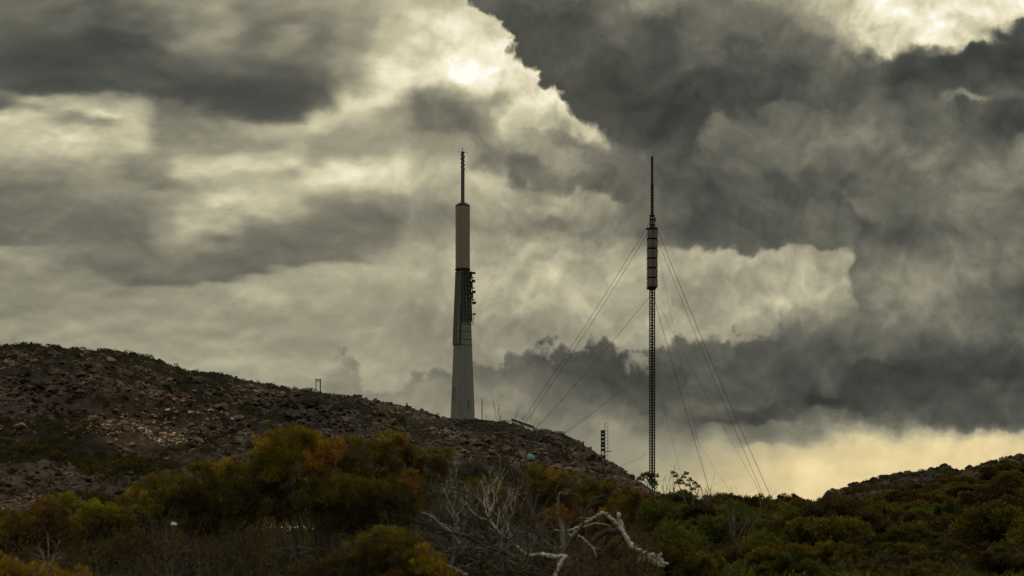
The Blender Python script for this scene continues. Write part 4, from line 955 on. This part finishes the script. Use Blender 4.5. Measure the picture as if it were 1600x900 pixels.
# dim tangle of twigs under the near bushes
def build_undergrowth():
    mb = MB()
    for i in range(1500):
        px = RNG.uniform(120, 1010); Y = RNG.uniform(11.5, 16); x = (px - 800) / F * Y; g = float(ground(x, Y, False))
        L = RNG.uniform(.35, .75); d = np.array([RNG.normal() * .8 - .3, RNG.normal() * .3, RNG.uniform(.2, 1)])
        grow(mb, (x, Y, g), d, L, RNG.uniform(.004, .008), 1, .7, .05, 4, 2, .0015, 3, .25)
    tag(mb.build('undergrowth', M_BARK), 'dim tangle of bare twigs under the bushes', None, None, 'stuff')
    mb = MB()
    for i in range(520):
        px = RNG.uniform(150, 700); Y = RNG.uniform(11.0, 13.5); x = (px - 800) / F * Y; g = float(ground(x, Y, False))
        grow(mb, (x, Y, g + .05), np.array([RNG.normal() * .9 - .3, RNG.normal() * .3, RNG.uniform(.1, .9)]), RNG.uniform(.2, .5), RNG.uniform(.003, .006), 1, .7, .05, 4, 3, .0012, 3, .25)
    tag(mb.build('undergrowth', M_DEADGREY), 'grey dead twigs low under the bushes', None, None, 'stuff')
    n = 60000; px = RNG.uniform(-60, 1030, n); Y = RNG.uniform(10.5, 18, n); x = (px - 800) / F * Y; z = ground(x, Y, False) + RNG.random(n) ** 1.6 * .75 * (.5 + vnoise(x * 1.3, Y * 1.3, 5) + .2)
    t = np.array([HUE['brown'], HUE['dark'], HUE['dark'], (.10, .07, .045)])[RNG.integers(0, 4, n)] * RNG.uniform(.4, 1.1, (n, 1))
    V, Fc, T_ = leaves(np.stack([x, Y, z], -1), RNG.normal(size=(n, 3)) + (0, 0, .5), .05, .014, t)
    tag(link('undergrowth', V, [Fc], M_LEAF, None, {'tint': ('FLOAT_COLOR', T_)}), 'small dull leaves of the low undergrowth', None, None, 'stuff')
build_undergrowth()

# ---------------------------------------------------------------- dead wood
def smooth_path(p, n=6):
    p = np.asarray(p, float); out = []
    q = np.vstack([2 * p[0] - p[1], p, 2 * p[-1] - p[-2]])
    for i in range(1, len(q) - 2):
        for t in np.linspace(0, 1, n, endpoint=False):
            out.append(.5 * ((2 * q[i]) + (-q[i - 1] + q[i + 1]) * t + (2 * q[i - 1] - 5 * q[i] + 4 * q[i + 1] - q[i + 2]) * t ** 2 + (-q[i - 1] + 3 * q[i] - 3 * q[i + 1] + q[i + 2]) * t ** 3))
    out.append(p[-1]); return np.array(out)
def traced(T, base, name, m, pts, r0, r1, Y0, dY=0.0, twigs=0, tl=.25, k=9, tm=None, up=.15, wob=.16, jit=.003):
    """bough through traced points (column,row), radii in px, running dY metres deeper"""
    n = len(pts); p = np.array([P(a, b, Y0 + dY * i / (n - 1)) for i, (a, b) in enumerate(pts)])
    p = smooth_path(p) ; p[1:-1] += RNG.normal(size=(len(p) - 2, 3)) * jit
    rad = np.linspace(r0, r1, len(p)) / F * Y0 * (1 + .12 * RNG.normal(size=len(p)))
    mb = MB(); mb.tube(p - base, np.maximum(rad, .0015), k, wob=wob)
    for q in range(twigs):
        i = RNG.integers(len(p) // 4, len(p)); d = p[min(i + 1, len(p) - 1)] - p[i - 1]; d /= np.linalg.norm(d) + 1e-9
        grow(mb, p[i] - base, d + RNG.normal(size=3) * .6 + (0, 0, up), tl * RNG.uniform(.5, 1.2), max(.0018, rad[i] * .4), 1, .5, up, 5, 2, .0014, 5, .18)
    return mb.build(name, m, T, True)

def dead_trees():
    Y = 13.0
    b = P(898, 905, Y); T = empty('dead_tree', b, 'dark dead tree leaning left with a bare upright bough reaching the tower platform', 'dead tree')
    traced(T, b, 'trunk', M_DARKWOOD, [(905,905),(890,880),(872,864),(852,852),(832,841)], 6.5, 5.0, Y, 0)
    traced(T, b, 'branch', M_DARKWOOD, [(835,843),(815,833),(800,828),(777,807),(760,793),(737,773),(712,765),(690,760)], 4.6, 1.0, Y, .2, 7, .3)
    traced(T, b, 'branch', M_DARKWOOD, [(858,855),(843,838),(833,820),(829,799),(823,779),(817,755),(815,727),(808,700),(803,672),(800,655)], 4.4, .5, Y, -.2, 6, .25, up=.5)
    traced(T, b, 'branch', M_DARKWOOD, [(824,786),(812,775),(800,767),(789,763),(778,766)], 2.2, .8, Y, -.2, 3, .15)
    traced(T, b, 'branch', M_DARKWOOD, [(817,757),(802,740),(792,722),(784,705),(780,690)], 1.5, .4, Y, -.15, 5, .3, up=.5)
    traced(T, b, 'branch', M_DARKWOOD, [(816,740),(822,715),(828,695),(826,672),(822,662)], 1.2, .3, Y, -.15, 4, .2, up=.6)
    traced(T, b, 'branch', M_DARKWOOD, [(803,740),(785,715),(775,690),(782,665),(775,652)], .8, .3, Y, -.1, 5, .2, up=.5)
    traced(T, b, 'branch', M_DARKWOOD, [(829,800),(831,775),(829,750)], 1.2, .5, Y, -.2, 3, .2, up=.5)
    b = P(870, 905, 12.4); Y = 12.4
    T = empty('dead_tree', b, 'bleached dead shrub with pale antler-like branches fanning upward', 'dead tree')
    traced(T, b, 'trunk', M_DEADPALE, [(866,908),(871,890),(877,878),(884,869)], 3.8, 2.6, Y - .9, 0)
    traced(T, b, 'branch', M_DEADPALE, [(884,870),(864,869),(845,867),(828,868),(816,864),(809,855)], 3.8, 2.8, Y - .9, .9)
    traced(T, b, 'branch', M_DEADPALE, [(812,862),(797,845),(777,828),(767,813),(764,796),(761,779),(765,757)], 2.1, .6, Y, .15, 8, .22, up=.5)
    traced(T, b, 'branch', M_DEADPALE, [(812,860),(805,852),(798,842),(798,832)], 1.6, .9, Y, 0, 1, .1)
    for pts in ([(776,828),(780,800),(776,775),(780,752)], [(765,800),(773,780),(769,762),(775,748)], [(790,840),(796,815),(800,802),(798,788),(806,776)], [(782,822),(790,800),(797,785),(800,772)], [(765,812),(757,790),(758,770),(752,752)], [(797,845),(793,820),(785,805),(790,788)]):
        traced(T, b, 'branch', M_DEADPALE, pts, .95, .35, Y, RNG.uniform(-.2, .2), 4, .14, up=.5)
    traced(T, b, 'branch', M_DEADPALE, [(777,828),(765,815),(748,807),(737,799),(728,786)], 1.1, .5, Y, .1, 4, .14)
    b = P(722, 850, 13.4); Y = 13.4
    T = empty('dead_tree', b, 'pale forked sapling standing among grey twigs left of the antler-like shrub', 'dead tree')
    traced(T, b, 'trunk', M_DEADPALE, [(724,850),(716,828),(710,812),(707,795)], 2.0, 1.2, Y)
    for pts in ([(708,797),(699,778),(690,755),(684,738),(672,720)], [(710,812),(722,795),(730,785),(728,775)], [(712,815),(702,800),(694,790),(690,775)], [(707,795),(712,775),(708,755),(714,735)], [(716,828),(728,812),(722,798)], [(699,778),(705,750),(700,725)]):
        traced(T, b, 'branch', M_DEADPALE, pts, 1.0, .4, Y, RNG.uniform(-.2, .2), 5, .2, up=.5)
    # grey feathery dead shrub
    b = P(700, 850, 13.9); T = empty('dead_shrub', b, 'grey feathery leafless shrub fanning out behind the pale forked sapling', 'dead shrub')
    mb = MB()
    for i in range(20):
        a = RNG.uniform(-1.0, .45); grow(mb, RNG.normal(size=3) * .05, (math.sin(a), RNG.normal() * .25, math.cos(a)), RNG.uniform(.30, .50), .006, 2, .36, .10, 6, 4, .0014, 4, .12)
    mb.build('twig_fan', M_DEADGREY, T)
    # grey tangle sweeping left
    b = P(850, 915, 12.2); T = empty('fallen_branch', b, 'tangle of long grey fallen branches sweeping left along the ground', 'fallen branch')
    for i in range(30):
        ex, ey = RNG.uniform(520, 700), RNG.uniform(770, 868); sx, sy = RNG.uniform(760, 880), RNG.uniform(868, 915); q = []
        for t in np.linspace(0, 1, 6): q.append((sx + (ex - sx) * t, sy + (ey - sy) * t ** 1.25 + RNG.normal() * 5 - RNG.uniform(4, 22) * math.sin(t * 3.1)))
        traced(T, b, 'branch', M_DEADGREY if i % 2 else M_BARK, q, RNG.uniform(1.0, 2.8), .5, RNG.uniform(12.0, 13.6), RNG.uniform(-.3, .4), 5, .28, 6, up=.05)
    for q in ([(625,797),(600,790),(575,788)], [(560,850),(540,845),(515,840),(498,812),(490,795)], [(520,845),(510,825),(505,808),(512,795)], [(590,868),(540,862),(500,858),(455,866),(420,862)], [(500,862),(470,855),(440,858),(412,872)], [(545,880),(530,895),(520,905)], [(880,905),(820,892),(760,892),(700,880),(650,878),(600,862)], [(840,912),(780,872),(740,862),(700,868),(670,860)]):
        traced(T, b, 'branch', M_DEADGREY, q, 1.6, .6, 12.2, .1, 4, .2, 6)
    for i in range(26):
        sx, sy = (RNG.uniform(770, 900), RNG.uniform(872, 908)) if i < 16 else (RNG.uniform(690, 790), RNG.uniform(850, 900)); a = RNG.uniform(-1.25, .25); L_ = RNG.uniform(70, 190); q = [(sx, sy)]; 
        for t in range(6):
            a += RNG.normal() * .33; q.append((q[-1][0] + math.sin(a) * L_ / 6, max(q[-1][1] - math.cos(a) * L_ / 6, 772)))
        traced(T, b, 'branch', (M_DARKWOOD, M_LIMB, M_BARK, M_LIMB, M_BARK)[i % 5], q, RNG.uniform(1.8, 4.4), .6, RNG.uniform(11.9, 13.0), RNG.uniform(-.3, .4), 5, .26, 7, up=.2)
    mb = MB()
    for i in range(80):
        px, py = RNG.uniform(690, 900), RNG.uniform(850, 905)
        grow(mb, P(px, py, RNG.uniform(11.5, 13)), (RNG.normal() * .7 - .2, RNG.normal() * .3, RNG.uniform(0, .8)), RNG.uniform(.15, .4), .004, 1, .6, .05, 5, 3, .0014, 4, .2)
    for i in range(420):
        px = RNG.uniform(1000, 1640); Yq = math.exp(RNG.uniform(math.log(14), math.log(45))); x = (px - 800) / F * Yq; g = float(ground(x, Yq)); sc = Yq / 16
        for q in range(3): grow(mb, (x, Yq, g), (RNG.normal() * .5, RNG.normal() * .3, 1), RNG.uniform(.10, .26) * sc, .0028 * sc, 1, .5, .1, 4, 2, .0013 * sc, 3, .2)
    tag(mb.build('undergrowth', M_DEADGREY), 'fine grey dead twigs among the heath', None, None, 'stuff')
    # bleached fallen trunk
    Y = 14.0; b = P(1020, 895, Y)
    T = empty('fallen_tree', b, 'bleached fallen trunk arched like an elbow with torn curled end', 'fallen tree')
    traced(T, b, 'trunk', M_DEADPALE, [(941,800),(950,806),(960,815),(970,828),(980,843),(990,856),(1002,864),(1014,868),(1026,872),(1035,884)], 2.6, 6.0, Y, 0, k=12, wob=.35)
    traced(T, b, 'branch', M_DEADPALE, [(942,800),(930,808),(914,816),(899,826),(882,829),(866,828)], 2.6, .8, Y, .1, 3, .2)
    traced(T, b, 'branch', M_DEADPALE, [(901,828),(895,836),(885,850),(875,857)], 2.0, 1.2, Y, 0)
    traced(T, b, 'branch', M_DEADPALE, [(888,836),(905,838),(916,846),(926,856),(932,870)], 2.0, 1.0, Y, 0, 2, .12)
    traced(T, b, 'branch', M_DEADPALE, [(903,826),(925,819),(940,818),(953,822)], 1.2, .8, Y, 0)
    traced(T, b, 'branch', M_DEADPALE, [(966,802),(968,812),(972,822),(974,832)], 2.8, 3.4, Y, .05, wob=.4)
    traced(T, b, 'branch', M_BARK, [(970,830),(950,830),(935,838),(922,852),(908,870),(895,885)], 5.0, 3.0, Y, .1, 3, .2)
    traced(T, b, 'branch', M_BARK, [(965,828),(952,840),(940,855),(935,868)], 3.5, 1.5, Y, .1, 6, .15)
    traced(T, b, 'branch', M_BARK, [(975,838),(966,850),(955,858)], 3.0, 1.0, Y, .1, 5, .15)
    for i in range(16):
        x0, y0 = RNG.uniform(990, 1030), RNG.uniform(866, 882); mb = MB(); p = [P(x0 + t * RNG.uniform(4, 16) + RNG.normal() * 1.5, y0 + t * RNG.uniform(-2, 12) + RNG.normal() * 1.5, Y - .1) - b for t in (0, .33, .66, 1)]
        mb.tube(smooth_path(p, 4), RNG.uniform(.006, .016), 6, wob=.6); mb.build('bark_strip', M_DEADPALE, T)
    # small dead bushes
    for px, py, Y, h, m, lab, n in ((76, 892, 12, .28, M_DEADPALE, 'small bleached twig bush in front of the rust brown bush', 9), (128, 893, 11.5, .1, M_DEADPALE, 'tiny pale forked stick at the edge of the golden bush', 2), (850, 852, 15, .30, M_DEADGREY, 'small grey twig bush between the dark trunk and the arched branch', 14),
                                    (1178, 878, 24, .55, M_DEADPALE, 'short pale dead stick bush in the middle of the heath', 4), (1240, 905, 18, .45, M_DEADGREY, 'grey dead stalks at the bottom of the open heath', 9),
                                    (1105, 800, 40, 1.0, M_DEADGREY, 'thin leafless grey bush beside the cone-headed sapling', 12), (1150, 812, 45, .9, M_DEADGREY, 'bare twiggy bush on the skyline right of the sapling', 10), (1520, 880, 26, .6, M_DEADGREY, 'grey leafless bush at the right end of the heath', 10),
                                    (1150, 850, 26, .9, M_DEADGREY, 'tall bare grey stems rising from the wide green bush', 7), (1305, 890, 20, .4, M_DEADGREY, 'wispy grey bush in front of the largest green bush', 9)):
        b = P(px, py, Y); T = empty('dead_shrub', b, lab, 'dead shrub'); mb = MB(); r = .003 if Y < 20 else .007
        for i in range(n): grow(mb, (0, 0, -.05), (RNG.normal() * .45, RNG.normal() * .3, 1), h * RNG.uniform(.6, 1.0), r * 1.3, 1, .45, .15, 5, 3, r * .5, 4, .16)
        mb.build('twig_fan', m, T)
dead_trees()

# saplings with leaf tufts, seen against the sky
def saplings():
    for (base, Y, limbs, tufts, lab, mm) in (
        ((1082, 835), 38., [[(1082,835),(1080,812),(1076,795),(1068,778),(1062,762),(1056,748)], [(1078,800),(1083,782),(1082,768),(1078,756),(1072,745)], [(1080,812),(1092,792),(1098,775),(1095,760)], [(1068,778),(1056,770),(1050,762)], [(1083,782),(1090,770),(1090,758)]],
         [(1056,746),(1052,741),(1062,752),(1068,747),(1072,742),(1078,752),(1066,757),(1075,760),(1086,757),(1090,762),(1082,766),(1058,756)], 'slender sapling with dark cone-like leaf tufts against the pale sky', M_DEADGREY),
        ((1030, 800), 30., [[(1030,800),(1022,782),(1016,768),(1010,755),(1004,748)], [(1020,775),(1026,760),(1020,750),(1014,745)], [(1016,768),(1024,756),(1024,748)]],
         [(1004,747),(1009,744),(1014,744),(1019,746),(1018,754),(1022,758),(1024,746),(1016,750),(1000,751)], 'crooked sapling with drooping leaf tufts at the foot of the guyed mast', M_BARK),
        ((1132, 830), 44., [[(1132,830),(1130,800),(1126,785),(1122,775)], [(1130,800),(1138,785),(1142,778)]], [(1122,774),(1128,778),(1140,778),(1134,780)], 'tiny leafy sapling poking above the skyline shrubs', M_BARK)):
        b = P(*base, Y); T = empty('sapling', b, lab, 'sapling')
        for i, l in enumerate(limbs): traced(T, b, 'trunk' if i == 0 else 'branch', mm, l, 1.3 if i == 0 else .9, .5, Y, 0, 2, .3, 5, jit=.01)
        Vs, Fs, Ts, off = [], [], [], 0
        for (px, py) in tufts:
            n = 70; c = P(px, py, Y + RNG.normal() * .15) - b; q = RNG.normal(size=(n, 3)); q[:, 2] = np.abs(q[:, 2]); V, Fc, T_ = leaves(c + q * .03, q, .065, .028, np.tile(HUE['dark'], (n, 1)) * RNG.uniform(.5, 1.5, (n, 1)))
            Vs.append(V); Fs.append(Fc + off); Ts.append(T_); off += len(V)
        link('crown', np.concatenate(Vs), [np.concatenate(Fs)], M_LEAF, T, {'tint': ('FLOAT_COLOR', np.concatenate(Ts))})
    b = P(1040, 800, 32.); T = empty('dead_shrub', b, 'bare upright twigs between the guyed mast and the cone-headed sapling', 'dead shrub'); mb = MB()
    for i in range(9): grow(mb, (0, 0, -.1), (RNG.normal() * .3 + .1, RNG.normal() * .2, 1), RNG.uniform(.6, .95), .011, 1, .4, .25, 5, 2, .004, 4, .12)
    mb.build('twig_fan', M_BARK, T)
saplings()

# pale stones
def stones():
    b = P(272, 822, 12.0); g = float(ground(b[0], 12.0)); T = empty('tree_stump', (b[0], 12.0, g), 'broken dead stump with a white top at the edge of the olive bush', 'stump')
    h = b[2] - g; mb = MB(); mb.tube([(0.03, 0, -.05), (.02, 0, h * .4), (-.01, .01, h * .8), (0, 0, h)], [.034, .024, .020, .018], 9, wob=.3); mb.build('trunk', M_BARK, T, True)
    V, Fc = ROCKS[3]; mb = MB(); mb.add(V * (.040, .03, .045) + (0, 0, h + .02), [Fc]); mb.build('broken_top', M_STONE, T)
    for q in range(7):
        mb = MB(); grow(mb, (0, 0, h * RNG.uniform(.1, .8)), (RNG.normal(), RNG.normal() * .3, .5), .35, .007, 2, .6, .1, 5, 3); mb.build('branch', M_DARKWOOD, T)
    mb = MB()  # plain white rock shapes strewn on the ground beyond the bushes
    for i in range(220):
        px = RNG.uniform(392, 496); Y = RNG.uniform(60, 78); x = (px - 800) / F * Y; V, Fc = ROCKS[i % 14]; sz = RNG.uniform(.05, .22)
        mb.add(V * (sz * 1.6, sz, sz * .8) + (x, Y, float(ground(x, Y)) + .12), [Fc])
    tag(mb.build('white_stones', M_WHITE), 'bright white stones beyond the bushes', None, None, 'stuff')
stones()
